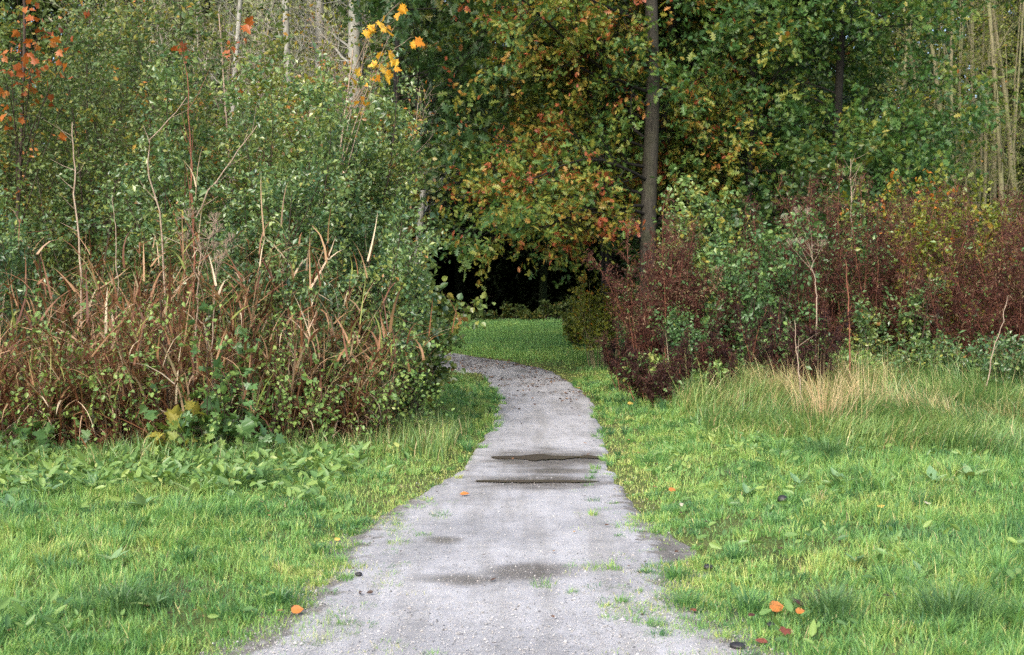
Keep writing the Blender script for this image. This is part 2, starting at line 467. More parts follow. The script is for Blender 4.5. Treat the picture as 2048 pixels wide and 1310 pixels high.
def grid(xs, ys, zf, tonef):
    X, Y = np.meshgrid(xs, ys)
    V = np.stack([X, Y, zf(X, Y)], -1)
    ny, nx = X.shape
    i = np.arange(ny - 1)[:, None] * nx + np.arange(nx - 1)[None]
    q = np.stack([i, i + 1, i + nx + 1, i + nx], -1).reshape(-1, 4)
    return V.reshape(-1, 3), q, tonef(X, Y).ravel()

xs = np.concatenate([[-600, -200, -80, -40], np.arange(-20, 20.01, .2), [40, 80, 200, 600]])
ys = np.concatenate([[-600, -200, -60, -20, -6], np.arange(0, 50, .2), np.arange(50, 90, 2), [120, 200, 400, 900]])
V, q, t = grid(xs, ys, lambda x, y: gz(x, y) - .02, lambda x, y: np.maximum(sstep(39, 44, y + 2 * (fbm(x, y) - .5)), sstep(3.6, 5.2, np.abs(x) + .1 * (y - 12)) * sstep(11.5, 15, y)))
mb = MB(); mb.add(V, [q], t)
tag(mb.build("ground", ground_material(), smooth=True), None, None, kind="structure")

WET = [(955, 1235, 921, 22), (920, 1225, 967, 16), (1020, 1200, 944, 8), (850, 930, 1085, 8), (840, 1000, 1164, 14), (960, 1160, 1150, 22)]
def path_sheet():
    ys = np.concatenate([np.arange(1.2, 14, .05), np.arange(14, PATH_END, .08)])
    nc = 41
    l, r = edges(ys)
    marg = .03 + .42 * sstep(11, 6.5, ys)
    ln = l - marg + .14 * (fbm(ys * 3.7, ys * 0 + 3) - .5); rn = r + marg + .14 * (fbm(ys * 3.7, ys * 0 + 9) - .5)
    rn = np.maximum(rn, ln + .05)
    u = np.linspace(0, 1, nc)
    X = ln[:, None] + (rn - ln)[:, None] * u[None]; Y = np.repeat(ys[:, None], nc, 1)
    s = side(X, Y)
    Z = gz0(Y) + .012 * (fbm(X * 2.5, Y * 2.5) - .5) + .012 - .045 * sstep(.1, .5, s)
    Z = np.where((u[None] == 0) | (u[None] == 1), gz(X, Y) - .05, np.maximum(Z, gz(X, Y) * sstep(0, .5, s) - .012))
    wet = 0 * X
    for q0, q1, qy, qt in WET:
        x0, y0 = at(q0, qy); x1, _ = at(q1, qy); hy = abs(at(1024, qy - qt)[1] - at(1024, qy + qt)[1]) / 2
        dd = ((X - (x0 + x1) / 2) / ((x1 - x0) / 2)) ** 2 + ((Y - y0) / hy) ** 2
        wet = np.maximum(wet, sstep(1.3, .35, np.sqrt(dd) + .7 * (fbm(X * 5, Y * 9) - .5)))
    tone = np.clip(.75 * sstep(-.16, .28, s) + .3 * sstep(14, 24, Y) + .25 * sstep(24.5, 27, Y), 0, 1)  # muddier far away; the last term paints the trees' shade at the bend
    i = np.arange(len(ys) - 1)[:, None] * nc + np.arange(nc - 1)[None]
    q = np.stack([i, i + 1, i + nc + 1, i + nc], -1).reshape(-1, 4)
    mb = MB(); mb.add(np.stack([X, Y, Z], -1).reshape(-1, 3), [q], tone.ravel())
    o = mb.build("path", path_material(), smooth=True)
    a = o.data.attributes.new("wet", 'FLOAT', 'POINT'); a.data.foreach_set("value", wet.ravel().astype(np.float32))
    return o
tag(path_sheet(), None, None, kind="structure")

def water_material():
    m, nt, out = new_mat("puddle_water")
    p = nt.nodes.new("ShaderNodeBsdfPrincipled")
    p.inputs["Base Color"].default_value = (.1, .084, .068, 1); p.inputs["Roughness"].default_value = .15
    p.inputs["Specular IOR Level"].default_value = .6
    g = nt.nodes.new("ShaderNodeNewGeometry").outputs["Position"]
    n = noise_node(nt, g, 14, 2, .5); bump(nt, p, n.outputs[0], .05, .01)
    nt.links.new(p.outputs[0], out.inputs[0])
    return m
WATER = water_material()
def puddle(px0, px1, py, thick, seed):
    rng = RNG(seed)
    x0, y0 = at(px0, py); x1, _ = at(px1, py)
    _, ya = at((px0 + px1) / 2, py + thick); _, yb = at((px0 + px1) / 2, py - thick)
    n = 160; u = np.linspace(0, 1, n)
    env = np.sin(math.pi * u) ** .3
    c = y0 + (yb - ya) * .3 * (fbm(u * 5 + seed, u * 0 + seed) - .5)
    hw = (yb - ya) / 2 * env * np.maximum(.03, .2 + 1.3 * (fbm(u * 5 + seed * 3, u * 0 + 1.3, 4) - .3))
    X = x0 + (x1 - x0) * u
    h2 = hw * (.5 + 1.1 * fbm(u * 14 + seed, u * 0 + 7.7))
    V = np.concatenate([np.stack([X, c - h2, np.full(n, 0.0)], -1), np.stack([X, c + hw, np.full(n, 0.0)], -1)])
    V[:, 2] = gz0(V[:, 1]) + .021
    i = np.arange(n - 1)
    mb = MB(); mb.add(V, [np.stack([i, i + 1, i + 1 + n, i + n], -1)])
    return tag(mb.build("puddle", WATER, smooth=True), None, None, kind="structure")
for a in ((982, 1205, 919, 8, 1), (950, 1200, 967, 4, 3)):
    puddle(*a)

# loose gravel on the near part of the path
T_STONE = (np.array([(0, 0, .5), (.5, 0, .1), (.1, .45, .08), (-.5, .1, .12), (-.1, -.45, .1), (0, 0, -.2)]),
           [[[0, 1, 2], [0, 2, 3], [0, 3, 4], [0, 4, 1], [5, 2, 1], [5, 3, 2], [5, 4, 3], [5, 1, 4]]])
def gravel():
    rng = RNG(5)
    n = 90000
    y = 3.6 + 6.5 * rng.random(n) ** 1.6; x = rng.uniform(-2.6, 2.6, n)
    s = side(x, y)
    keep = (s < .35) & (rng.random(n) < (1 - .8 * sstep(5.2, 7.5, y + .5 * (fbm(x * 2, y * 2) - .5)))) & (rng.random(n) < (1.2 - sstep(-.1, .4, s)))
    x, y, s = x[keep], y[keep], s[keep]
    n = len(x)
    size = .0055 * np.exp(rng.normal(size=n) * .4)
    th = rng.uniform(0, 6.28, n)
    pos = np.stack([x, y, gz0(y) + .014 + .05 * sstep(.1, .5, s) * 0], -1)
    mb = MB(); scatter(mb, T_STONE, pos, np.stack([np.cos(th), np.sin(th), 0 * th], -1), nrm(np.array([0, 0, 1.]) + rng.normal(size=(n, 3)) * .25), size, rng.random(n))
    return tag(mb.build("gravel", leaf_mat("gravel_stone", [(0, (.06, .06, .065)), (.18, (.2, .2, .2)), (.45, (.33, .33, .33)), (.7, (.4, .37, .34)), (.85, (.43, .43, .43)), (1, (.5, .49, .48))], .6, .4, 0.)), None, None, kind="stuff")
gravel()

# ------------------------------------------------------------------ lawn
def lawn():
    rng = RNG(21)
    mb = MB()
    def field(x, y):
        s = side(x, y); near = sstep(11.5, 6.5, y)
        e = s + .15 + .3 * near * sstep(7.5, 5.5, y) + .05 * near + (1.7 * near + .16) * (fbm(x * 2.3, y * 3.2) - .5) + .16 * (vnoise(x * 8, y * 8) - .5) + .05 * (vnoise(x * 25, y * 25) - .5)
        bare = sstep(.52, .6, fbm(x * 1.7 + 40, y * 2.4)) * near * sstep(2.4, .4, s)
        shaded = (x < -1.0 - .1 * (y - 11)) & (y > 11.6 + .5 * fbm(x, y)) & (x < -1.0)
        return s, e, near, bare, shaded
    # short turf
    n = 520000
    y = 4.2 + 26 * rng.random(n) ** 2.0
    x = rng.uniform(-1, 1, n) * (.46 * y + 2.1)
    s, e, near, bare, shaded = field(x, y)
    dens = sstep(-.05, .1 + .2 * near, e) * (1 - .7 * bare)
    dens = np.maximum(dens, .55 * (vnoise(x * 6 + 9, y * 6) > .84) * (s > -.35) * near)
    keep = (rng.random(n) < dens) & ~shaded & (s > -.5)
    x, y, s, e = x[keep], y[keep], s[keep], e[keep]; n = len(x)
    patch = fbm(x * 1.1 + 3, y * 1.1 + 8); fine = fbm(x * 5, y * 5, 2)
    h = (.022 + .035 * sstep(0, .8, e) + .03 * sstep(.8, 2.5, s) + .05 * sstep(.5, .7, fine) * sstep(.2, .8, s) + .05 * sstep(10, 14, y) * sstep(.3, 1.2, s)) * rng.uniform(.5, 1.35, n)
    w = (.0024 + .0003 * y) * rng.uniform(.7, 1.3, n)
    tone = .49 + .85 * (patch - .5) + .3 * (fine - .5) + .14 * rng.normal(size=n) + .24 * sstep(.6, .0, s)
    tone = np.where(rng.random(n) < .045, rng.uniform(.88, 1, n), np.minimum(tone, .9))
    blades(mb, rng, np.stack([x, y, gz(x, y) - .012], -1), h, w, rng.normal(.7, .5, n), rng.uniform(0, 6.283, n), tone, 3, th0=rng.uniform(0, 1.15, n))
    # the same turf's taller tufts, each fanning out from its own foot
    m = 14000
    cy = 4.4 + 18 * rng.random(m) ** 1.5; cx = rng.uniform(-1, 1, m) * (.46 * cy + 2.1)
    s, e, near, bare, shaded = field(cx, cy)
    keep = (rng.random(m) < sstep(.1, .5, e) * (1 - .8 * bare) * (.25 + sstep(.4, .62, fbm(cx * 1.4 + 9, cy * 1.4)))) & ~shaded
    keep |= (s > -.24 * sstep(12, 8, cy) - .05) & (s < .22) & (rng.random(m) < .5 * vnoise(cx * 3, cy * 3))     # tufts creeping over the edge
    cx, cy, s = cx[keep], cy[keep], s[keep]; m = len(cx)
    k = 60
    cr = rng.uniform(.02, .09, m); ch = (.042 + .055 * sstep(.3, 1.6, s) + .05 * sstep(9, 13, cy)) * np.exp(np.clip(rng.normal(size=m), -2, 1.6) * .36)
    ct = .36 + .18 * rng.normal(size=m) + .35 * (fbm(cx * 1.1 + 3, cy * 1.1 + 8) - .5); cl = rng.uniform(.7, 1.6, m); ca = 6.283 * fbm(cx * .9, cy * .9 + 50) * 2
    a = rng.uniform(0, 6.283, (m, k)); q = np.sqrt(rng.random((m, k))) * cr[:, None]
    x = (cx[:, None] + np.cos(a) * q).ravel(); y = (cy[:, None] + np.sin(a) * q).ravel(); n = m * k
    az = np.arctan2(np.sin(a) + .8 * np.sin(ca)[:, None], np.cos(a) + .8 * np.cos(ca)[:, None]).ravel() + .4 * rng.normal(size=n)
    h = np.repeat(ch, k) * rng.uniform(.5, 1.3, n)
    tone = np.repeat(ct, k) + .12 * rng.normal(size=n)
    tone = np.where(rng.random(n) < .03, rng.uniform(.86, 1, n), tone)
    blades(mb, rng, np.stack([x, y, gz(x, y) - .012], -1), h, (.0026 + .0003 * y) * rng.uniform(.7, 1.3, n), np.abs(np.repeat(cl, k) + .3 * rng.normal(size=n)), az, tone, 4)
    return tag(mb.build("grass", M['grass']), None, None, kind="stuff")
lawn()

def clearing():
    rng = RNG(22); mb = MB()
    n = 110000
    y = rng.uniform(27, 46, n); x = rng.uniform(-7, 6, n)
    keep = side(x, y) > .05
    x, y = x[keep], y[keep]; n = len(x)
    keep = rng.random(n) < (1 - .96 * sstep(39, 44, y + 3 * (fbm(x, y) - .5)))
    x, y = x[keep], y[keep]; n = len(x)
    h = rng.uniform(.04, .13, n) * (.7 + .7 * fbm(x * 1.5, y * 1.5))
    tone = .4 + .5 * (fbm(x * .7, y * .7) - .5) + .1 * rng.normal(size=n)
    blades(mb, rng, np.stack([x, y, gz(x, y) - .02], -1), h, .013 * rng.uniform(.7, 1.3, n), np.abs(rng.normal(.8, .3, n)), rng.uniform(0, 6.28, n), tone, 2)
    return tag(mb.build("clearing_grass", M['grass']), None, None, kind="stuff")
clearing()

# rougher, longer grass along the foot of the thickets
def rough_grass():
    rng = RNG(23); mb = MB()
    n = 110000
    y = rng.uniform(9.8, 18.5, n); x = rng.uniform(.8, 9.5, n)
    s = side(x, y)
    c = fbm(x * 1.2 + 70, y * 1.2)
    keep = (s > .9 + .4 * c) & (rng.random(n) < sstep(.3, .6, c + .25 * sstep(11, 14, y) - .15 * sstep(2.4, 1.1, s))) & (np.abs(x) < .5 * y + .8) & (y < 17.2 + .1 * x) & (y > 11.8 - .35 * (x - 2))
    x, y = x[keep], y[keep]; n = len(x)
    h = rng.uniform(.18, .46, n) * (.5 + fbm(x * 1.3, y * 1.3)) * (1 + .75 * sstep(13, 16, y))
    tone = .38 + .5 * (fbm(x * .9, y * .9 + 4) - .5) + .15 * rng.normal(size=n)
    straw = .1 + .6 * sstep(.5, .68, fbm(x * .8 + 13, y * .8)) * sstep(12.5, 14, y)
    tone = np.where(rng.random(n) < straw, rng.uniform(.82, 1, n), tone)
    az = 6.28 * 1.5 * fbm(x * .8 + 5, y * .8) + rng.normal(size=n) * .8
    blades(mb, rng, np.stack([x, y, gz(x, y) - .02], -1), h, .011 * rng.uniform(.6, 1.4, n), np.abs(rng.normal(1.1, .4, n)), az, tone, 4)
    k = 2200                                                       # thin dead stems standing in it
    y = 12.3 + 5 * rng.random(k); x = rng.uniform(2.0, 8.5, k); c = fbm(x * .9 + 31, y * .9)
    q = rng.random(k) < (sstep(.42, .75, c) * .8 + .08) * sstep(12.2, 14.2, y)
    x, y = x[q], y[q]; k = len(x)
    blades(mb, rng, np.stack([x, y, gz(x, y) - .02], -1), rng.uniform(.3, 1.1, k) * (.5 + .8 * c[q]), rng.uniform(.005, .01, k), rng.normal(.2, .5, k), rng.uniform(0, 6.28, k), rng.uniform(.8, 1, k), 4, 1., th0=np.abs(rng.normal(.1, .5, k)))
    n = 26000
    y = rng.uniform(9.8, 14, n); x = rng.uniform(-6, -.3, n)
    s = side(x, y)
    lim = 10.7 + 1.5 * sstep(-2.6, -1, x)
    c = fbm(x * 1.5 + 7, y * 1.5)
    keep = (s > .25) & (y > lim - .7 - .5 * c) & (y < lim + 1.2 + .8 * sstep(-2.4, -1, x)) & (rng.random(n) < .3 + c)
    x, y = x[keep], y[keep]; n = len(x)
    h = rng.uniform(.12, .34, n) * (.5 + fbm(x * 1.3, y * 1.3))
    tone = .42 + .5 * (fbm(x * .9, y * .9 + 4) - .5) + .16 * rng.normal(size=n)
    tone = np.where(rng.random(n) < .12, rng.uniform(.82, 1, n), tone)
    blades(mb, rng, np.stack([x, y, gz(x, y) - .02], -1), h, .009 * rng.uniform(.6, 1.4, n), np.abs(rng.normal(.9, .4, n)), rng.uniform(0, 6.28, n), tone, 4)
    return tag(mb.build("rough_grass", M['tall']), None, None, kind="stuff")
rough_grass()

# low broad-leaved weeds in the lawn
def weeds():
    rng = RNG(24); mb = MB()
    n = 60000
    y = 5 + 13 * rng.random(n) ** 1.3; x = rng.uniform(-1, 1, n) * (.46 * y + .8)
    s = side(x, y)
    c = fbm(x * 1.3 + 21, y * 1.3 + 4)
    band = sstep(8.0, 9.0, y) * sstep(11.3, 10.6, y) * (x < -1.3)
    p = .11 * sstep(.4, .7, c) + .8 * band * sstep(.35, .55, c) + .5 * (x > 2) * sstep(8.5, 12, y) * sstep(.45, .6, c)
    keep = (s > .35) & (rng.random(n) < p) & ~((x < -1) & (y > 11.5))
    x, y = x[keep], y[keep]; n = len(x)
    z = gz(x, y) + rng.uniform(.02, .1, n) + .07 * rng.random(n) * band[keep]
    th = rng.uniform(0, 6.28, n)
    ax = np.stack([np.cos(th), np.sin(th), rng.uniform(-.3, 1.3, n)], -1)
    scatter(mb, T_DOCK, np.stack([x, y, z], -1), ax, nrm(np.array([0, -.4, 1.]) + .6 * rng.normal(size=(n, 3))), rng.uniform(.03, .09, n) * (1 + .35 * band[keep]), .5 + .22 * rng.normal(size=n))
    return tag(mb.build("weeds", M['weed']), None, None, kind="stuff")
weeds()

def leaf_litter():
    rng = RNG(25); mb = MB()
    n = 22000
    y = rng.uniform(12, 29.5, n); x = rng.uniform(-3.5, 3, n)
    s = side(x, y)
    c = fbm(x * 2.2, y * 1.3 + 9)
    p = (s > -.35) * (s < .12) * .5 * sstep(14, 20, y) * sstep(.4, .6, c) + (s < 0) * .6 * sstep(15, 23, y) * sstep(.44, .62, c + .12 * sstep(22, 27, y)) + .012 * (s < 0)
    keep = rng.random(n) < p
    xv = rng.uniform(-3, 4.5, 5000); yv = 4.6 + 8 * rng.random(5000); sv = side(xv, yv)
    kv = rng.random(5000) < .3 * sstep(-.25, .1, sv) * sstep(2.2, .2, sv) * sstep(.4, .65, fbm(xv * 1.7 + 40, yv * 2.4)) + .012
    x, y = np.concatenate([x[keep], xv[kv]]), np.concatenate([y[keep], yv[kv]]); n = len(x)
    th = rng.uniform(0, 6.28, n)
    scatter(mb, T_OVATE, np.stack([x, y, np.maximum(gz0(y), gz(x, y)) + .03 + 0 * x], -1), np.stack([np.cos(th), np.sin(th), .15 * rng.normal(size=n)], -1), nrm(np.array([0, 0, 1.]) + .3 * rng.normal(size=(n, 3))), rng.uniform(.015, .06, n) * np.where(y < 12.5, .65, 1), rng.random(n) ** 1.8)
    return tag(mb.build("leaf_litter", M['litter']), None, None, kind="stuff")
leaf_litter()

# ------------------------------------------------------------------ plants
def stems_from(rng, loc, n, r0, h, tilt, pts=8, wob=.08, up=.06, hvar=.28, rbase=.014):
    a = rng.uniform(0, 6.28, n); q = np.sqrt(rng.random(n)) * r0
    p0 = np.stack([loc[0] + np.cos(a) * q, loc[1] + np.sin(a) * q, np.full(n, loc[2])], -1)
    p0[:, 2] = gz(p0[:, 0], p0[:, 1]) - .04
    ti = tilt * (q / max(r0, .01)) + rng.normal(size=n) * tilt * .25
    d = np.stack([np.cos(a) * np.sin(ti), np.sin(a) * np.sin(ti), np.cos(ti)], -1)
    P = polyline(rng, p0, d, h * rng.uniform(1 - hvar, 1 + hvar * .4, n), pts, wob, up)
    R = rbase * np.linspace(1, .25, pts)[None] * rng.uniform(.6, 1.2, (n, 1))
    return P, R

def shrub(label, px, py_base, Y, h, width, mat, tmpl, leaf, seed, stems=14, per1=16, per2=6, per3=8, tone=.45, tvar=.21, twig='twig',
          tilt=.35, l1=.22, l2=.1, t0=.12, lift=.5, group=None, name="shrub", cat="shrub", avoid=None, droop=.15, up=.06, spread=.03, tleaf=.1, lens=None):
    rng = RNG(seed)
    x = (px - PCX) / FPX * Y
    loc = np.array([x, Y, float(gz(x, Y))])
    o = thing(name, label, cat, loc, group)
    P, R = stems_from(rng, loc, stems, width * .35, h, tilt, up=up)
    P1, R1 = grow(rng, P, R, per1, t0, 1., .8, l1 * h, 5, .06, .2, .5, shape=lens or (lambda t: 1.25 - .75 * t))
    P2, R2 = grow(rng, P1, R1, per2, .15, 1., .8, l2 * h, 4, .02, .25, .6)
    mb = MB(); tubes(mb, P, R, 5); tubes(mb, P1, R1, 4); tubes(mb, P2, R2 * .8, 3)
    tubes(mb, loc[None, None] + np.array([[[0, 0, -.3], [0, 0, -.2], [0, 0, -.06]]]), np.array([[.3, .4, .36]]) * width, 8)     # rootstock in the soil
    mb.build("stems", M[twig], o, True)
    mb = MB(); foliage(mb, rng, P2, per3, .1, tmpl, leaf, tone, tvar, tleaf, spread, lift, droop)
    foliage(mb, rng, P1, per3, .3, tmpl, leaf, tone, tvar, tleaf, spread, lift, droop)
    mb.build("foliage", M[mat], o)
    return o

def tree(label, px, Y, h, r, crown, mat, tmpl, leaf, seed, lean=(0, 0), limbs=26, t0=.2, t1=1., reach=3., per2=8, per3=6, per4=6, tone=.5, tvar=.16, bark='bark',
         up=.0, avoid=None, group=None, name="tree", cat="tree", shape=None, trunkwob=.02, l2=1.4, l3=.6, flat=.3, spread=.05, ang=1.25, lift=.5, limb_up=None):
    rng = RNG(seed)
    x = (px - PCX) / FPX * Y
    loc = np.array([x, Y, float(gz(x, Y))])
    o = thing(name, label, cat, loc, group)
    n = 14
    P = polyline(rng, loc[None] - [[0, 0, .1]], nrm(np.array([[lean[0], lean[1], 1.]])), h, n, trunkwob, .03)
    R = r * np.linspace(1, .3, n)[None] ** .8
    R[0, 0] *= 1.35
    mb = MB(); tubes(mb, P, R, 12)
    P1, R1 = grow(rng, P, R, limbs, t0, t1, ang, reach, 8, up, .1, .24, shape=shape or (lambda t: 1.25 - .85 * t), avoid=avoid)
    P2, R2 = grow(rng, P1, R1, per2, .08, 1., .75, l2, 6, up * .5, .18, .5, flat=flat)
    P3, R3 = grow(rng, P2, R2, per3, .15, 1., .75, l3, 4, -.03, .22, .5, flat=flat)
    if r >= .05:
        mb.build("trunk", M[bark], o, True); mb = MB()
    tubes(mb, P1, R1, 6); tubes(mb, P2, R2, 4); tubes(mb, P3, R3 * .8, 3)
    mb.build("branches" if r >= .05 else "trunk", M[bark if bark != 'bark' else 'bark_dark'], o, True)
    if per4:
        mb = MB(); foliage(mb, rng, P3, per4, .2, tmpl, leaf, tone, tvar, .1, spread, lift, .2)
        mb.build("crown", M[mat], o)
    return o

# --- the tall oak by the path, its dark neighbour, and the trees around it
tree("tall oak with straight grey trunk, yellow and orange leaves hanging over the path", 1298, 24, 13, .185, 5, 'oak', T_OAK, .105, 101, lean=(-.006, 0), limbs=42, t0=.18, reach=4.2,
     per2=16, per3=9, per4=10, tone=.63, tvar=.22, avoid=((.8, -.6, 0), .05), up=-.035, name="oak_tree", shape=lambda t: 1.15 - .55 * t)
tree("dark trunked oak standing right behind the tall grey oak", 1330, 26.5, 12, .2, 4, 'oak', T_OAK, .16, 102, lean=(.004, 0), limbs=26, t0=.3, reach=3.6, tone=.42, tvar=.2,
     avoid=((0, -1, 0), .1), bark='bark_dark', name="oak_tree")
tree("broad green oak with scattered orange leaves behind the withered thicket", 1670, 26, 11, .13, 5, 'oak', T_OAK, .115, 103, limbs=36, t0=.24, reach=3.6, per2=12, per3=7, per4=9, tone=.36, tvar=.18,
     bark='bark_dark', name="oak_tree", up=-.02, shape=lambda t: 1.1 - .5 * t)
tree("green oak between the grey trunk and the broad oak", 1490, 25.5, 11, .1, 5, 'oak', T_OAK, .12, 104, limbs=30, t0=.26, reach=3.4, per2=12, per3=7, per4=8, tone=.4, tvar=.2,
     bark='bark_dark', name="oak_tree", up=-.01)
tree("dark green oak behind the glossy bush, left of the leafy tunnel", 790, 25, 13, .11, 5, 'oak_dark', T_OAK, .18, 105, avoid=((-1, 0, 0), -.1), limbs=40, t0=.26, reach=4.3, per2=9, per3=7, per4=7, tone=.5, tvar=.15,
     bark='bark_dark', name="oak_tree", up=-.02, shape=lambda t: 1.1 - .4 * t)
tree("yellow green oak over the right side of the tunnel mouth", 1218, 28.5, 11, .13, 5, 'oak', T_OAK, .11, 106, limbs=34, t0=.24, reach=4.4, per2=13, per3=8, per4=9, tone=.6, tvar=.2,
     bark='bark_dark', name="oak_tree", up=-.03, shape=lambda t: 1.1 - .4 * t)
for i, (px, Y, ln, lab) in enumerate([(1345, 28, (.05, 0), "thin dark trunk leaning right beside the tall oak"), (1338, 29.5, (.16, .02), "thin dark trunk leaning strongly right behind the tall oak"),
                                      (1215, 30, (-.02, 0), "thin brown tree in the shade left of the tall oak")]):
    tree(lab, px, Y, 10, .1, 3, 'oak_dark', T_OAK, .16, 120 + i, lean=ln, limbs=16, t0=.45, reach=2.6, tone=.5, bark='bark_dark', name="young_oak")

# --- slender pale trunks on the far right and behind the shrubs on the left
k = 0
for px, Y, r, ln, lab in [(1893, 33, .09, (.0, 0), "slender olive trunk, leftmost of the pale stems on the far right"), (1918, 30, .07, (.01, 0), "slim mossy stem just right of the leftmost pale stem"),
                          (1945, 36, .1, (-.01, 0), "pale straight stem in the middle of the right hand grove"), (1966, 31, .06, (.03, 0), "thin bent stem in the right hand grove"),
                          (1990, 34, .075, (-.008, 0), "mossy stem with a fork high in the right hand grove"), (2012, 30, .08, (.01, 0), "dark olive stem near the right edge of the wood"),
                          (2038, 31, .08, (.0, 0), "thick mossy stem at the right edge of the wood"), (1860, 38, .08, (.012, 0), "far thin stem showing through the broad oak's right side"),
                          (1800, 40, .08, (-.01, 0), "far pale stem low behind the broad oak"), (1760, 37, .07, (.01, 0), "thin far stem between the broad oak and the grove"),
                          (2075, 33, .06, (-.012, 0), "pale stem leaning in from the right edge")]:
    tree(lab, px, Y, 12, r, 2, 'lime', T_SMALL, .07, 140 + k, lean=ln, limbs=16, t0=.25, reach=1.5, per2=6, per3=5, per4=2, tone=.5, bark='bark_olive', name="slender_tree",
         group="slender pale trees at the wood's edge", up=.05, ang=.8, l2=.7, l3=.35, trunkwob=.03); k += 1
for px, Y, r, ln, lab in [(578, 27, .11, (0, 0), "olive trunk rising behind the left shrubs, first from the left"), (640, 28, .16, (.01, 0), "broad grey trunk behind the shrub tops on the left"),
                          (712, 26, .2, (.012, 0), "thick pale grey trunk behind the twigs with yellow leaves"), (735, 34, .13, (.0, 0), "dim grey trunk just right of the thick pale trunk"),
                          (470, 30, .09, (-.01, 0), "thin trunk behind the olive bush on the left"), (820, 33, .1, (.08, 0), "slanting mossy trunk left of the dark oak crown")]:
    tree(lab, px, Y, 13, r, 2, 'lime', T_SMALL, .08, 160 + k, lean=ln, limbs=22, t0=.25, reach=1.9, per2=8, per3=6, per4=1, tone=.65, bark='bark_pale', name="pale_tree",
         group="pale trunks behind the left shrubs", up=.05, ang=.9, l2=.9, l3=.4); k += 1

rng = RNG(77)
for px in np.linspace(1872, 2075, 12):
    tree("one of the many thin pale stems crowding the grove at the far right", float(px + rng.uniform(-7, 7)), float(rng.uniform(31, 38)), 12, float(rng.uniform(.025, .045)), 2, 'lime', T_SMALL, .07, 170 + k, lean=(float(rng.normal() * .02), 0),
         limbs=12, t0=.3, reach=1.2, per2=5, per3=4, per4=2, tone=.5, bark='bark_olive', name="slender_tree", group="thin stems in the far right grove", up=.06, ang=.7, l2=.6, l3=.3, trunkwob=.035); k += 1

# --- dark trees of the wood behind, one mass of far trees
for i, (px, Y) in enumerate([(780, 46), (800, 51), (1285, 46), (1270, 52), (835, 57), (1235, 58), (930, 63), (1000, 66), (1060, 64), (1120, 67), (1180, 63), (960, 70), (1090, 72)]):  # first six added out of view beside the tunnel, long limbs roof out skylight
    tree("dark tree deep in the leafy tunnel or added beside it for shade", px, Y, 11, .14, 4, 'wood_leaf', T_SMALL, .2, 180 + i, limbs=44, t0=.26, reach=7.5 if i < 6 else 4.6, per2=12, per3=7, per4=7, tone=.2, bark='bark_dark',
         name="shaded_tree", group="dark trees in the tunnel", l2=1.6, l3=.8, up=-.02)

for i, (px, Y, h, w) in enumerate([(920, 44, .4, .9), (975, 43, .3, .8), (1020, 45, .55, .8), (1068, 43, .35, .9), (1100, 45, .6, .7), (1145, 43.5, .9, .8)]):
    shrub("low dim plant where the clearing's grass ends in the tunnel's shade", px, 0, Y, h, w, 'wood_leaf', T_SMALL, .1, 190 + i, stems=8, per1=6, per2=3, per3=4, tone=.6, tilt=.6, group="low plants at the tunnel mouth", name="woodland_plant", cat="plant", l1=.3, l2=.15)

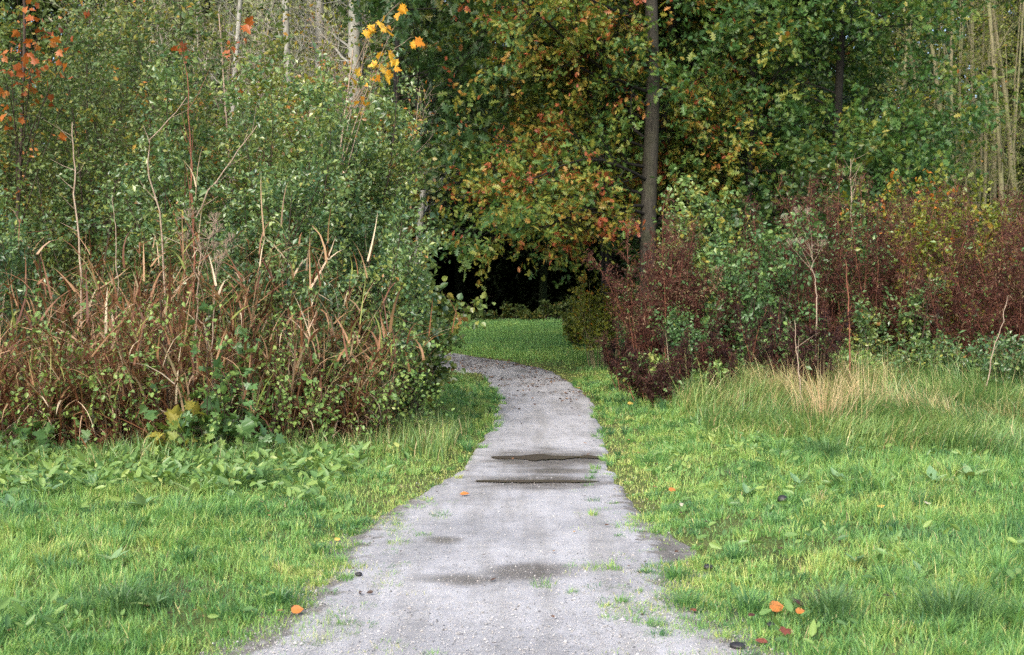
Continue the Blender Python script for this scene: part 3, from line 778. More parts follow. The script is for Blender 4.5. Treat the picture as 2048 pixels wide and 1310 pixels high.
def far_wood():
    rng = RNG(31); tr = MB(); lv = MB()
    n = 190
    y = rng.uniform(46, 78, n); x = rng.uniform(-1, 1, n) * (.52 * y + 4)
    keep = ~((np.abs(x - 1) < 7) & (y < 50))
    x, y = x[keep], y[keep]; n = len(x)
    p0 = np.stack([x, y, gz0(y) - .1], -1)
    P = polyline(rng, p0, nrm(np.stack([.05 * rng.normal(size=n), .05 * rng.normal(size=n), np.ones(n)], -1)), rng.uniform(17, 25, n), 8, .03, .03)
    R = rng.uniform(.1, .22, (n, 1)) * np.linspace(1, .35, 8)[None]
    cave = (np.abs(x - 1) < 9) & (y < 66)
    Pa = grow(rng, P[cave], R[cave], 36, .2, 1., 1.2, 4.2, 5, .02, .15, .3, shape=lambda t: 1 - .5 * t)
    Pb = grow(rng, P[~cave], R[~cave], 34, .03, 1., 1.2, 4., 5, .02, .15, .3, shape=lambda t: 1 - .5 * t)
    P1, R1 = np.concatenate([Pa[0], Pb[0]]), np.concatenate([Pa[1], Pb[1]])
    P2, R2 = grow(rng, P1, R1, 7, .1, 1., .8, 1.7, 4, 0., .2, .4)
    tubes(lv, P, R, 6, .0); tubes(lv, P1, R1, 3, .0)
    foliage(lv, rng, P2, 8, .0, T_SMALL, .36, .42, .18, .12, .12)
    pale = MB()  # far trees at left, paler colours painted in for the light there
    n2 = 60
    y2 = rng.uniform(40, 46, n2); x2 = rng.uniform(-13.5, -4.5, n2)
    Q = polyline(rng, np.stack([x2, y2, gz0(y2)], -1), nrm(rng.normal(size=(n2, 3)) * .12 + np.array([0, 0, 1.])), rng.uniform(9, 14, n2), 8, .05, .03)
    Q1, S1 = grow(rng, Q, rng.uniform(.03, .09, (n2, 1)) * np.linspace(1, .3, 8)[None], 24, .2, 1., .8, 1.9, 5, .04, .2, .5)
    Q2, S2 = grow(rng, Q1, S1, 6, .1, 1., .8, .8, 4, 0., .25, .5)
    tubes(pale, Q, rng.uniform(.03, .09, (n2, 1)) * np.linspace(1, .3, 8)[None], 5, .9); tubes(pale, Q1, S1, 3, .9); tubes(pale, Q2, S2, 3, .95)
    foliage(pale, rng, Q2, 4, .1, T_SMALL, .16, .4, .2, .1, .1)
    tag(pale.build("brightened_forest", leaf_mat("brightened_wood_leaf", [(0, (.1, .13, .06)), (.4, (.2, .25, .11)), (.75, (.34, .36, .18)), (.9, (.36, .34, .27)), (1, (.42, .4, .33))], .5, .4, .3)), None, None, kind="stuff")
    # the thicket that closes the tunnel
    n = 800
    y = rng.uniform(60, 70, n); x = rng.uniform(-16, 16, n)
    P = polyline(rng, np.stack([x, y, gz0(y)], -1), nrm(rng.normal(size=(n, 3)) * .3 + np.array([0, 0, 1])), rng.uniform(2.5, 7.5, n), 6, .1, .05)
    P1, R1 = grow(rng, P, np.full(P.shape[:2], .02), 14, .02, 1., .9, 1.2, 4)
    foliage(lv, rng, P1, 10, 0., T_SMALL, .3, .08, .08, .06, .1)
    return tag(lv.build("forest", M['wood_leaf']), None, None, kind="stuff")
far_wood()

# --- left thicket: fine-leaved shrubs
shrub("olive green bush with fine leaves and dark upright branches at the far left", 60, 0, 15.5, 5.4, 2.6, 'shrub_olive', T_SMALL, .05, 201, stems=18, per1=22, per2=8, per3=9, tone=.52, tilt=.3, l1=.16, l2=.075)
shrub("olive green bush behind the tall bare stalk on the left", 270, 0, 15, 5.2, 2.6, 'shrub_olive', T_SMALL, .05, 202, stems=18, per1=22, per2=8, per3=9, tone=.55, tilt=.3, l1=.16, l2=.075)
shrub("blue green bush in the middle of the left thicket, behind the reddish stalk", 430, 0, 14.2, 3.8, 2.2, 'shrub_blue', T_SMALL, .05, 203, stems=18, per1=20, per2=8, per3=9, tone=.54, tilt=.32, l1=.17, l2=.08)
shrub("tall blue green bush with glossy leaves below the yellow maple leaves", 570, 0, 14.5, 3.75, 1.9, 'shrub_blue', T_SMALL, .055, 204, stems=20, per1=20, per2=8, per3=9, tone=.55, tilt=.17, l1=.13, l2=.065)
shrub("glossy green bush at the path side of the left thicket", 692, 0, 15.5, 4.0, 1.1, 'shrub_blue', T_SMALL, .055, 205, stems=16, per1=20, per2=8, per3=9, tone=.58, tilt=.15, l1=.12, l2=.06)
shrub("low round leaved bush spilling towards the bend of the path", 775, 0, 14.8, 1.75, 1.0, 'round', T_ROUND, .07, 206, stems=14, per1=14, per2=5, per3=5, tone=.5, tvar=.18, tilt=.42, l1=.25, l2=.12, t0=.05)
shrub("dark green bush low at the left edge behind the reeds", 20, 0, 13, 2.6, 2.2, 'shrub_blue', T_SMALL, .05, 207, stems=16, per1=18, per2=6, per3=8, tone=.4, tilt=.4)
shrub("green bush behind the reeds near the left edge of the grass bank", 560, 0, 13, 2.5, 2.2, 'shrub_blue', T_SMALL, .05, 208, stems=16, per1=18, per2=6, per3=8, tone=.5, tilt=.4)
shrub("leafy bush under the path side of the left thicket", 640, 0, 13.8, 2.3, 1.8, 'shrub_blue', T_SMALL, .05, 209, stems=16, per1=18, per2=7, per3=8, tone=.55, tilt=.25, l1=.16, l2=.08)
shrub("thin leafed sapling with broad leaves standing against the tunnel", 808, 0, 16.2, 3.9, .5, 'round', T_ROUND, .075, 210, stems=5, per1=12, per2=4, per3=4, tone=.55, tilt=.12, l1=.1, l2=.06, t0=.3, name="sapling", cat="sapling")
# far bushes closing the left side
shrub("pale green bush behind the shrubs at the upper left", 160, 0, 19, 5.8, 4, 'shrub_olive', T_SMALL, .08, 211, stems=20, per1=20, per2=8, per3=8, tone=.5, tilt=.3, l1=.17, l2=.08)
shrub("twiggy pale green bush in front of the pale trunks", 600, 0, 18.5, 5.3, 2.4, 'lime', T_SMALL, .06, 212, stems=26, per1=22, per2=8, per3=1, tone=.66, tilt=.26, twig='twig_pale', l1=.17, l2=.09)
shrub("green bush filling the gap left of the tunnel", 600, 0, 19, 4.4, 1.4, 'lime', T_SMALL, .09, 213, stems=20, per1=18, per2=8, per3=8, tone=.55, tilt=.16)  # lighter leaf colour stands in for light in the background gap

# --- right thicket
def withered(label, px, Y, h, width, seed, stems=46, mat='burg', tone=.44, tilt=.25, leaf=.05, tw='twig_red', per2=7, per3=7):
    rng = RNG(seed)
    x = (px - PCX) / FPX * Y
    loc = np.array([x, Y, float(gz(x, Y))])
    o = thing("withered_bush", label, "withered bush", loc, "withered dark red bushes on the right")
    P, R = stems_from(rng, loc, int(stems * .85), width * .5, h * 1.06, tilt, rbase=.009, hvar=.55, up=.015)
    P1, R1 = grow(rng, P, R, 12, .3, 1., .38, .17 * h, 5, -.02, .12, .5, shape=lambda t: 1.3 - .8 * t)
    P2, R2 = grow(rng, P1, R1, per2, .1, 1., .6, .07 * h, 4, -.12, .15, .6, rmin=.0018)
    mb = MB(); tubes(mb, P, R, 4); tubes(mb, P1, R1, 3); tubes(mb, P2, R2 * .7, 3)
    mb.build("stems", M[tw], o, True)
    mb = MB()
    foliage(mb, rng, P2, per3, .0, T_THIN, leaf, tone, .24, .14, .02, .1, .9)
    mb.build("foliage", M[mat], o)
    mb = MB()                                                     # the few leaves still green
    foliage(mb, rng, P1[rng.random(len(P1)) < .38], 5, .3, T_SMALL, .055, .5, .2, .1, .03)
    mb.build("green_leaves", M['elder'], o)
    return o
withered("withered red brown bush with a pointed top below the tall oak's trunk", 1326, 18.2, 2.3, .7, 301, tilt=.13)
withered("withered red bush sloping down from the pointed one towards the elder", 1405, 18.4, 1.8, .7, 310, 36, tilt=.24)
withered("low dark withered bush sagging over the grass at the path side", 1345, 16.6, .85, 1.0, 302, 30, 'burg_dark', .5, .6)
withered("small withered bush at the corner of the grass bank", 1262, 19.5, 1.0, .6, 303, 22, 'burg_dark', .6, .5)
withered("deep red withered bush behind the dead umbel stalk", 1635, 18.8, 2.75, 1.7, 304, 56)
withered("deep red withered bush right of the dead umbel stalk", 1770, 19.2, 2.6, 1.9, 305, 56)
withered("withered red bush with yellow green shoots near the right edge", 1920, 18.4, 2.5, 1.9, 306, 56)
withered("withered red bush cut by the right edge of the view", 2060, 18, 2.5, 1.7, 307, 50)
withered("dark withered clump low between the green plants and the straw", 1560, 16.2, 1.15, 1.0, 308, 26, 'burg_dark', .5, .5)
withered("brown withered bush low in front of the pale green elder", 1450, 16.9, .9, .7, 309, 20, 'burg', .35)

shrub("pale green elder bush between the withered bushes", 1500, 0, 18.2, 2.6, .7, 'elder', T_OVATE, .06, 320, stems=7, per1=13, per2=6, per3=6, tone=.5, tvar=.22, tilt=.28, droop=.3)
shrub("light green bush top beside the grey oak trunk", 1405, 0, 22, 3.5, .6, 'elder', T_OVATE, .075, 321, stems=9, per1=12, per2=6, per3=6, tone=.65, tilt=.14, droop=.3)
shrub("yellow green bush with orange red leaves above the withered bushes", 1905, 0, 21, 3.3, 1.9, 'lime', T_OVATE, .075, 322, stems=14, per1=12, per2=5, per3=5, tone=.74, tvar=.24, tilt=.4)
shrub("yellow green bush at the far right behind the withered bushes", 2030, 0, 22, 3.1, 1.6, 'lime', T_OVATE, .075, 323, stems=14, per1=12, per2=5, per3=6, tone=.6, tilt=.4)
shrub("yellow green bush behind the withered bushes, right of the dark trunk", 1800, 0, 22, 3.0, 1.9, 'lime', T_SMALL, .08, 324, stems=14, per1=13, per2=6, per3=6, tone=.5, tilt=.4)
shrub("olive bush on the right bank of the clearing", 1205, 0, 25.2, 1.75, .9, 'lime', T_SMALL, .07, 325, stems=15, per1=10, per2=4, per3=4, tone=.55, tilt=.3, t0=.3, twig='bark_olive')
shrub("small pale bush at the edge of the dark tunnel", 1165, 0, 31, .95, .7, 'lime', T_SMALL, .06, 326, stems=14, per1=9, per2=4, per3=4, tone=.5, tilt=.4)
shrub("green thicket of saplings behind the right withered bushes", 1620, 0, 24, 4.0, 2.6, 'oak_dark', T_OVATE, .11, 327, stems=14, per1=14, per2=6, per3=6, tone=.55, tilt=.35)
shrub("shaded sapling thicket right of the tall oak", 1420, 0, 25, 3.4, 2.4, 'oak_dark', T_OVATE, .11, 328, stems=14, per1=14, per2=6, per3=6, tone=.5, tilt=.35)
shrub("mossy green thicket below the slender pale trees", 1950, 0, 28, 3.3, 2.8, 'lime', T_SMALL, .08, 329, stems=18, per1=16, per2=7, per3=6, tone=.35, tilt=.35, twig='bark_olive')
shrub("mossy thicket behind the dark trunk of the broad oak", 1760, 0, 31, 3.8, 3.2, 'lime', T_SMALL, .08, 330, stems=18, per1=16, per2=7, per3=6, tone=.28, tilt=.35, twig='bark_olive')
shrub("grey green sapling rising between the two deep red bushes", 1705, 0, 19.2, 2.5, .6, 'elder', T_SMALL, .07, 331, stems=8, per1=12, per2=5, per3=6, tone=.45, tilt=.25)
shrub("yellow green sapling in the gap left of the bush with orange leaves", 1850, 0, 18.6, 2.7, .6, 'lime', T_SMALL, .07, 332, stems=8, per1=12, per2=5, per3=6, tone=.6, tilt=.25)
shrub("pale green sapling at the left flank of the deep red bushes", 1530, 0, 18.6, 2.3, .6, 'elder', T_SMALL, .07, 333, stems=8, per1=12, per2=5, per3=6, tone=.5, tilt=.25)
shrub("green bush with a few orange leaves low among the withered bushes", 1790, 0, 17.8, 1.7, .8, 'shrub_blue', T_SMALL, .06, 334, stems=10, per1=12, per2=5, per3=6, tone=.5, tilt=.4)
shrub("green bush low at the foot of the pointed withered bush", 1400, 0, 17.4, 1.3, .8, 'elder', T_SMALL, .055, 335, stems=12, per1=12, per2=5, per3=5, tone=.4, tilt=.4)
# low green plants along the right bank
for i, (px, Y, h, w, tone, lab) in enumerate([(1320, 17.2, .65, .6, .75, "bright green leafy plant in front of the pointed withered bush"), (1440, 16.6, .6, .9, .5, "low leafy green plant on the bank beside the dark withered bush"),
                                              (1590, 17.2, 1.0, .8, .45, "tall nettle like green plant below the deep red bush"), (1700, 17, .75, .8, .5, "green leafy plant behind the straw coloured grass"),
                                              (1880, 17, .95, .9, .4, "dark green nettle patch near the right edge"), (2010, 16.6, 1.0, 1.0, .35, "dark green leafy plant at the right edge behind the long grass"),
                                              (1380, 19, 1.5, .9, .55, "pale green bush foot among the red brown twigs")]):
    shrub(lab, px, 0, Y, h, w * (.8 if i else 1), 'shrub_blue' if i in (4, 5) else 'weed', T_SMALL, .062, 340 + i, stems=16, per1=9, per2=4, per3=4, tone=tone, tilt=.55, tvar=.2, droop=.5, name="leafy_plant", cat="plant", l1=.2, l2=.1, t0=.1, twig='bark_olive')

# --- reeds and dead stalks on the left
def reed_clump(label, px, Y, h, width, seed, n=64, tone=.45):
    rng = RNG(seed)
    x = (px - PCX) / FPX * Y
    loc = np.array([x, Y, float(gz(x, Y))])
    o = thing("reed_clump", label, "reeds", loc, "brown reeds on the left")
    P, R = stems_from(rng, loc, n, width * .6, h, .55, rbase=.003, hvar=.6, wob=.05, up=.0)
    bent = rng.random(n) < .3                                       # broken over
    P[bent, 4:, 2] -= (np.arange(4)[None] + 1) * .16 * h * rng.uniform(.3, 1., (bent.sum(), 1))
    P[..., 2] = np.maximum(P[..., 2], loc[2] - .05)
    mb = MB(); tubes(mb, P, R, 4, np.repeat(tone + .12 + .22 * rng.normal(size=n), 8 * 4)); mb.build("stems", M['reed'], o, True)
    mb = MB()
    t = rng.uniform(.08, 1., (n, 17)); p, tan, _ = sample(P, R, t)
    p = p.reshape(-1, 3); m = len(p)
    L = rng.uniform(.22, .62, m)
    tn = tone + .03 + .24 * rng.normal(size=m)
    tn = np.where(rng.random(m) < .07, rng.uniform(.94, 1, m), np.minimum(tn, .92))
    blades(mb, rng, p, L, rng.uniform(.01, .029, m), rng.normal(.5, .5, m), rng.uniform(0, 6.28, m), tn, 4, 1., th0=rng.uniform(.1, 1.9, m))
    q = rng.integers(0, n, 260)                                    # collapsed leaves at the foot
    a = rng.uniform(0, 6.28, 260); rr = np.sqrt(rng.random(260)) * width * .6
    b = np.stack([x + np.cos(a) * rr, Y + np.sin(a) * rr, 0 * a], -1); b[:, 2] = gz(b[:, 0], b[:, 1]) - .02
    blades(mb, rng, b, rng.uniform(.3, .9, 260), rng.uniform(.006, .018, 260), np.abs(rng.normal(.7, .4, 260)), a + rng.normal(size=260), tone - .05 + .2 * rng.normal(size=260), 4)
    mb.build("leaves", M['reed'], o)
    return o
for i, (px, Y, h, w, tone, lab) in enumerate([
        (-60, 11.6, 1.5, 1.3, .4, "rust brown reeds cut by the left edge"), (70, 11.5, 1.25, 1.2, .36, "dark rusty reeds near the left edge"), (190, 11.8, 1.45, 1.2, .4, "rusty reeds under the bare pale stalk"),
        (300, 11.5, 1.8, 1.1, .46, "tangled rust reeds beside the green sycamore seedling"), (400, 11.7, 2.0, 1.1, .5, "tallest reeds, around the dead seed heads"), (500, 11.9, 1.9, 1.1, .48, "reeds right of the seed heads, in front of the blue green bush"),
        (590, 12.2, 1.45, 1.0, .46, "bent brown reeds in front of the glossy bush"), (665, 12.4, 1.2, .9, .5, "pale drooping reeds at the path end of the reed bed"),
        (130, 12.4, 1.9, 1.4, .42, "reeds in the second row behind the dark rusty reeds"), (350, 12.5, 2.2, 1.3, .48, "reeds in the second row behind the tangled rust reeds"), (540, 12.9, 1.7, 1.2, .5, "reeds in the second row under the glossy bush")]):
    reed_clump(lab, px, Y, h, w, 400 + i, tone=tone)

def creeper(label, px, Y, z0, h, width, seed, mat='weed', leaf=.04, tone=.5, n=34, tmpl=None):
    """thin-stemmed plant with small pale leaves climbing through the reeds"""
    rng = RNG(seed)
    x = (px - PCX) / FPX * Y
    loc = np.array([x, Y, float(gz(x, Y))])
    o = thing("climbing_plant", label, "climbing plant", loc, "green plants climbing in the reeds")
    P, R = stems_from(rng, loc, n, width * .5, h, .4, rbase=.004, hvar=.5, wob=.18, up=.02)
    P1, R1 = grow(rng, P, R, 7, z0, 1., .9, .22, 4, -.05, .2)
    mb = MB(); tubes(mb, P, R, 3); tubes(mb, P1, R1, 3); mb.build("stems", M['twig'], o, True)
    mb = MB(); foliage(mb, rng, P1, 6, .2, tmpl or T_OVATE, leaf, tone, .15, .12, .03, .6, .3); mb.build("leaves", M[mat], o)
    return o
for i, (px, Y, z0, h, w, tone, lab) in enumerate([(60, 11.2, .2, 1.4, 1.1, .55, "pale green creeper over the reeds at the left edge"), (230, 11.1, .25, 1.5, 1.0, .65, "yellow green creeper over the rusty reeds"),
                                                  (480, 11.2, .25, 1.5, .9, .6, "yellow green creeper right of the sycamore seedling"), (640, 11.6, .2, 1.2, 1.0, .55, "green creeper in the bent brown reeds"),
                                                  (740, 12.4, .1, 1.1, 1.0, .5, "green creeper at the end of the reed bed by the grass bank")]):
    creeper(lab, px, Y, z0, h, w, 430 + i, tone=tone)

def seedling(label, px, Y, h, width, seed, n=9, leaf=.12, tone=.55, mat='elder', name="sycamore_seedling"):
    rng = RNG(seed)
    x = (px - PCX) / FPX * Y
    loc = np.array([x, Y, float(gz(x, Y))])
    o = thing(name, label, "seedling", loc, "green seedlings at the foot of the reeds")
    P, R = stems_from(rng, loc, n, width * .4, h, .5, rbase=.006, hvar=.5, wob=.1, up=.02)
    P1, R1 = grow(rng, P, R, 7, .2, 1., 1., .16, 3, .02, .1)
    mb = MB(); tubes(mb, P, R, 4); tubes(mb, P1, R1, 3); mb.build("stems", M['twig'], o, True)
    mb = MB(); foliage(mb, rng, P1, 2, .75, T_MAPLE, leaf * .8, tone, .14, .08, .02, .8, .2); mb.build("leaves", M[mat], o)
    return o
seedling("green sycamore seedling with lobed leaves standing against the reeds' dark foot", 455, 10.7, .62, .75, 450, 14, .12, .5)
seedling("taller sycamore seedling with blue green leaves among the reeds", 425, 10.9, 1.25, .5, 451, 9, .11, .42)
seedling("yellowish sycamore seedling low at the dark foot of the reeds", 350, 10.65, .4, .5, 452, 8, .12, .85)
seedling("low green bramble patch at the left edge of the reeds", 60, 10.5, .35, .9, 453, 16, .09, .45, name="bramble")

def stalk(label, pts, Y, r, seed, mat='twig_pale', side_n=6, side_l=.25, umbel=0, name="dead_stalk", ang=.6, t0=.35):
    """a bare dead stalk drawn through its joints"""
    rng = RNG(seed)
    pp = [pt(a, b, Y) for a, b in pts]
    base = pp[0].copy(); base[2] = float(gz(base[0], Y)) - .03
    o = thing(name, label, "dead stalk", (base[0], Y, base[2] + .03), "bare dead stalks")
    ctrl = np.array([base] + pp[1:])
    ctrl[:, 1] += np.linspace(0, 1, len(ctrl)) * rng.uniform(-.15, .15)
    u = np.linspace(0, len(ctrl) - 1, 16)
    P = np.stack([np.interp(u, np.arange(len(ctrl)), ctrl[:, i]) for i in range(3)], -1)[None]
    P[:, 1:-1] += rng.normal(size=(1, 14, 3)) * .008
    R = r * np.linspace(1, .35, 16)[None]
    mb = MB(); tubes(mb, P, R, 6)
    if side_n:
        P1, R1 = grow(rng, P, R, side_n, t0, 1., ang, side_l, 5, .05, .07, .6)
        tubes(mb, P1, R1, 4)
        if umbel:
            tips = np.concatenate([P1[:, -1], P[:, -1]])
            m = len(tips)
            d = nrm(rng.normal(size=(m, 16, 3)) * .55 + np.array([0, 0, .9])).reshape(-1, 3)
            P2 = polyline(rng, np.repeat(tips, 16, 0), d, umbel * rng.uniform(.7, 1.1, m * 16), 3, .05, .1)
            tubes(mb, P2, np.full((m * 16, 3), .0022), 3)
            P3, R3 = grow(rng, P2, np.full((m * 16, 3), .002), 5, .85, 1., .6, umbel * .35, 2, .1, .1, .8, .0015)
            tubes(mb, P3, R3, 3)
    mb.build("stem", M[mat], o, True)
    return o
stalk("tall bare pale stalk with short side twigs, before the olive bush", [(165, 930), (160, 560), (148, 420), (140, 330), (134, 240)], 12.2, .013, 501, side_n=7, side_l=.28, ang=1.0)
stalk("tall reddish bare stalk forking near its top above the reeds", [(400, 935), (390, 560), (388, 420), (386, 300), (380, 150)], 12.4, .013, 502, 'twig_red', 7, .5, ang=.45)
stalk("pale bare stalk curving like a bow above the reeds", [(345, 935), (330, 560), (318, 420), (297, 340), (300, 280), (345, 230), (375, 195)], 12.3, .011, 503, side_n=4, side_l=.3)
stalk("leaning pale twig rising to the right above the reeds", [(350, 935), (375, 470), (430, 370), (485, 300), (520, 255)], 12.5, .011, 504, side_n=5, side_l=.3)
stalk("dead hogweed with pinkish seed heads in the reeds", [(385, 935), (388, 700), (392, 560), (395, 500)], 11.3, .011, 505, 'twig_pale', 5, .35, umbel=.09, ang=.45, t0=.6)
stalk("second dead hogweed with a pale seed head right of the first", [(430, 935), (425, 700), (432, 560), (440, 530)], 11.4, .01, 506, 'twig_pale', 4, .35, umbel=.08, ang=.45, t0=.6)
stalk("dark dead stem standing at the foot of the reeds", [(358, 935), (340, 820), (330, 700), (325, 600)], 11.1, .011, 507, 'twig', 3, .25)
stalk("dead umbel stalk standing before the deep red bushes", [(1632, 860), (1632, 600), (1632, 560), (1625, 500)], 16.6, .011, 508, 'twig_pale', 6, .55, umbel=.09, ang=.5, t0=.7)
stalk("straight red stalk right of the dead umbel stalk", [(1702, 860), (1698, 650), (1694, 560), (1690, 520)], 16.5, .013, 509, 'twig_red', 2, .2)
stalk("broken pale stalk leaning right at the front of the straw", [(1605, 860), (1598, 740), (1592, 690), (1590, 640)], 14.2, .01, 510, 'twig_pale', 3, .35)
stalk("thin straight stalk at the right end of the deep red bushes", [(1965, 850), (1985, 720), (2010, 640), (2025, 590)], 15.5, .009, 511, 'twig_pale', 2, .2)
stalk("tall yellowish stalk with curled leaves before the dark trunk of the broad oak", [(1705, 800), (1702, 480), (1700, 400), (1698, 320)], 20, .014, 512, 'twig_pale', 9, .45, ang=.7, t0=.6)
stalk("thin pale stalk at the left above the dark gap in the bushes", [(238, 930), (236, 560), (232, 450), (228, 390)], 12.0, .007, 513, 'twig_pale', 0)

# straw coloured grass clump on the right, tussocks
def tussock(label, px, py, h, r, seed, n=260, mat='tuss', w=.006, tone=.5, lean=1.15, name="grass_tussock", group="dark grass tussocks in the lawn"):
    rng = RNG(seed)
    x, y = at(px, py)
    loc = np.array([x, y, float(gz(x, y))])
    a = rng.uniform(0, 6.28, n); q = np.minimum(np.abs(rng.normal(0, .4, n)), .75) * r * 1.2
    p = np.stack([x + np.cos(a) * q, y + np.sin(a) * q, 0 * a], -1); p[:, 2] = gz(p[:, 0], p[:, 1]) - .01
    mb = MB(); blades(mb, rng, p, h * rng.uniform(.4, 1.2, n) * np.exp(-(q / r) ** 2 * .5), w * rng.uniform(.6, 1.3, n), np.abs(rng.normal(lean, .3, n)), a + .5 * rng.normal(size=n), tone + .2 * rng.normal(size=n), 5)
    o = mb.build(name, M[mat], None, origin=loc)
    return tag(o, label, "grass tussock", group)
for i, (px, py, h, r, tone, lab) in enumerate([
        (1655, 925, .32, .32, .4, "blue green tussock of long drooping blades in front of the straw grass"), (1830, 905, .3, .3, .5, "long bladed tussock to the right of the blue green one"),
        (1960, 880, .38, .45, .55, "pale long leaning tussock at the right edge behind the lawn"), (1900, 850, .4, .4, .6, "pale tussock in front of the dark green nettles"),
        (525, 985, .26, .26, .4, "dark green tussock at the foot of the left grass bank"), (590, 970, .22, .2, .5, "smaller tussock right of the dark one under the left bank"),
        (370, 1140, .13, .14, .35, "dark tuft in the left lawn near the bare patch"), (560, 1215, .15, .18, .35, "dark tuft at the ragged left edge of the gravel"),
        (240, 1240, .21, .28, .4, "matted tussock in the lower left lawn"), (640, 1110, .09, .12, .45, "small tuft beside the bare soil at the left path edge"), (710, 1055, .09, .1, .45, "short tuft at the left path edge by the yellow leaf"),
        (1350, 1160, .12, .13, .5, "green tuft standing in the gravel on the right of the path"), (1500, 1235, .17, .17, .4, "dark green tuft just above the round orange leaf"), (1370, 1215, .13, .16, .5, "low tuft tongue reaching from the right into the gravel"),
        (1660, 1250, .22, .24, .42, "dense dark tussock right of the fallen orange leaves"), (1470, 1130, .12, .14, .35, "bluish tuft in the right lawn near the gravel"), (1770, 1180, .14, .16, .45, "dark tuft in the middle of the right lawn"),
        (1480, 815, .5, .45, .5, "long drooping grass beside the low dark withered bush"), (1560, 800, .6, .4, .45, "tall green grass left of the straw coloured grass"), (1780, 800, .6, .45, .4, "tall drooping grass between the straw and the nettles"),
        (1870, 810, .6, .5, .5, "tall pale green grass before the nettle patch"), (1985, 815, .6, .5, .55, "tall pale green grass at the right edge of the bank"), (2060, 840, .55, .5, .5, "tall grass leaning in at the right edge"),
        (1905, 1260, .27, .34, .45, "long bladed tussock at the lower right"), (1238, 1077, .05, .06, .3, "tiny dark tuft alone on the path"), (1290, 1150, .06, .07, .4, "small tuft on the gravel left of the green tuft")]):
    tussock(lab, px, py, h, r, 520 + i, n=int(120 + 800 * r), tone=tone if h > .19 else tone * .45, mat='tall' if h > .45 else ('tuss' if h > .19 else 'grass'))
for i, (px, py, h, r, lab) in enumerate([(1645, 866, .95, .6, "tall straw coloured dead grass in the middle of the right bank"), (1735, 850, .8, .6, "straw coloured grass right of the tallest straw"), (1560, 838, .8, .6, "straw coloured grass left of the tallest straw"),
                                         (1800, 838, .42, .32, "browner flattened dead grass before the nettles"), (1690, 815, .9, .5, "sparse tall straw behind the other dry clumps"), (1850, 858, .6, .5, "flattened straw between the long green grass at the right"), (1480, 850, .5, .45, "thin dry grass nearest the path on the right bank"), (690, 860, .4, .35, "yellowed dry grass on the left bank under the reeds")]):
    tussock(lab, px, py, h, r, 560 + i, n=260, mat='straw', w=.006, tone=.5, lean=.75, name="dry_grass_clump", group="dry straw coloured grass clumps")

# --- maples at the upper left
def maple_sprays(label, px, Y, h, sprays, mat, seed, leaf, trunk='twig_pale', r=.035, name="maple_tree"):
    rng = RNG(seed)
    x = (px - PCX) / FPX * Y
    loc = np.array([x, Y, float(gz(x, Y))])
    o = thing(name, label, "tree", loc)
    P = polyline(rng, loc[None] - [[0, 0, .05]], np.array([[0, 0, 1.]]), h, 12, .03, .02)
    R = r * np.linspace(1, .4, 12)[None]
    mb = MB(); tubes(mb, P, R, 8); mb.build("trunk", M[trunk], o, True)
    br = MB(); lv = MB()
    for sx, sy, n, w in sprays:
        tip = pt(sx, sy, Y - rng.uniform(.2, .9))
        k = min(max((tip[2] - loc[2]) / h - rng.uniform(.1, .4), .1), .95)
        p0, _, _ = sample(P, R, np.array([[k]]))
        u = np.linspace(0, 1, 8)[:, None]
        B = p0[0, 0] * (1 - u) + tip * u; B[:, 2] += .15 * np.sin(u[:, 0] * 3.14) + rng.normal(size=8) * .015
        B = B[None]; RB = np.linspace(.008, .003, 8)[None]
        tubes(br, B, RB, 5)
        P1, R1 = grow(rng, B, RB, max(2, n // 3), .5, 1., .9, w, 4, -.1, .1)
        tubes(br, P1, R1, 3)
        foliage(lv, rng, P1, 3, .5, T_MAPLE, leaf, .5, .2, .15, .05, .3, .5)
    br.build("branches", M[trunk], o, True); lv.build("crown", M[mat], o)
    return o
maple_sprays("maple with bright orange leaves at the upper left edge", 20, 14.2, 5.6, [(20, 95, 36, .35), (75, 65, 30, .35), (150, 40, 14, .25), (40, 20, 8, .3), (125, 135, 8, .2), (155, 150, 8, .2), (0, 130, 10, .3), (30, 240, 4, .2), (10, 380, 5, .2)], 'orange', 601, .08, 'twig')
maple_sprays("slim young maple with yellow leaves at the top of the left thicket", 660, 14.8, 4.6, [(790, 50, 9, .22), (772, 100, 6, .2), (800, 5, 6, .2), (748, 45, 5, .2), (775, 140, 3, .15), (810, 85, 4, .2)], 'yellow', 602, .105, 'twig_pale', .02)
maple_sprays("thin maple branchlet with a few orange leaves before the pale trunks", 480, 15.5, 5.2, [(485, 55, 4, .15), (440, 60, 3, .12), (350, 70, 3, .12)], 'orange', 603, .1, 'twig_pale', .018)

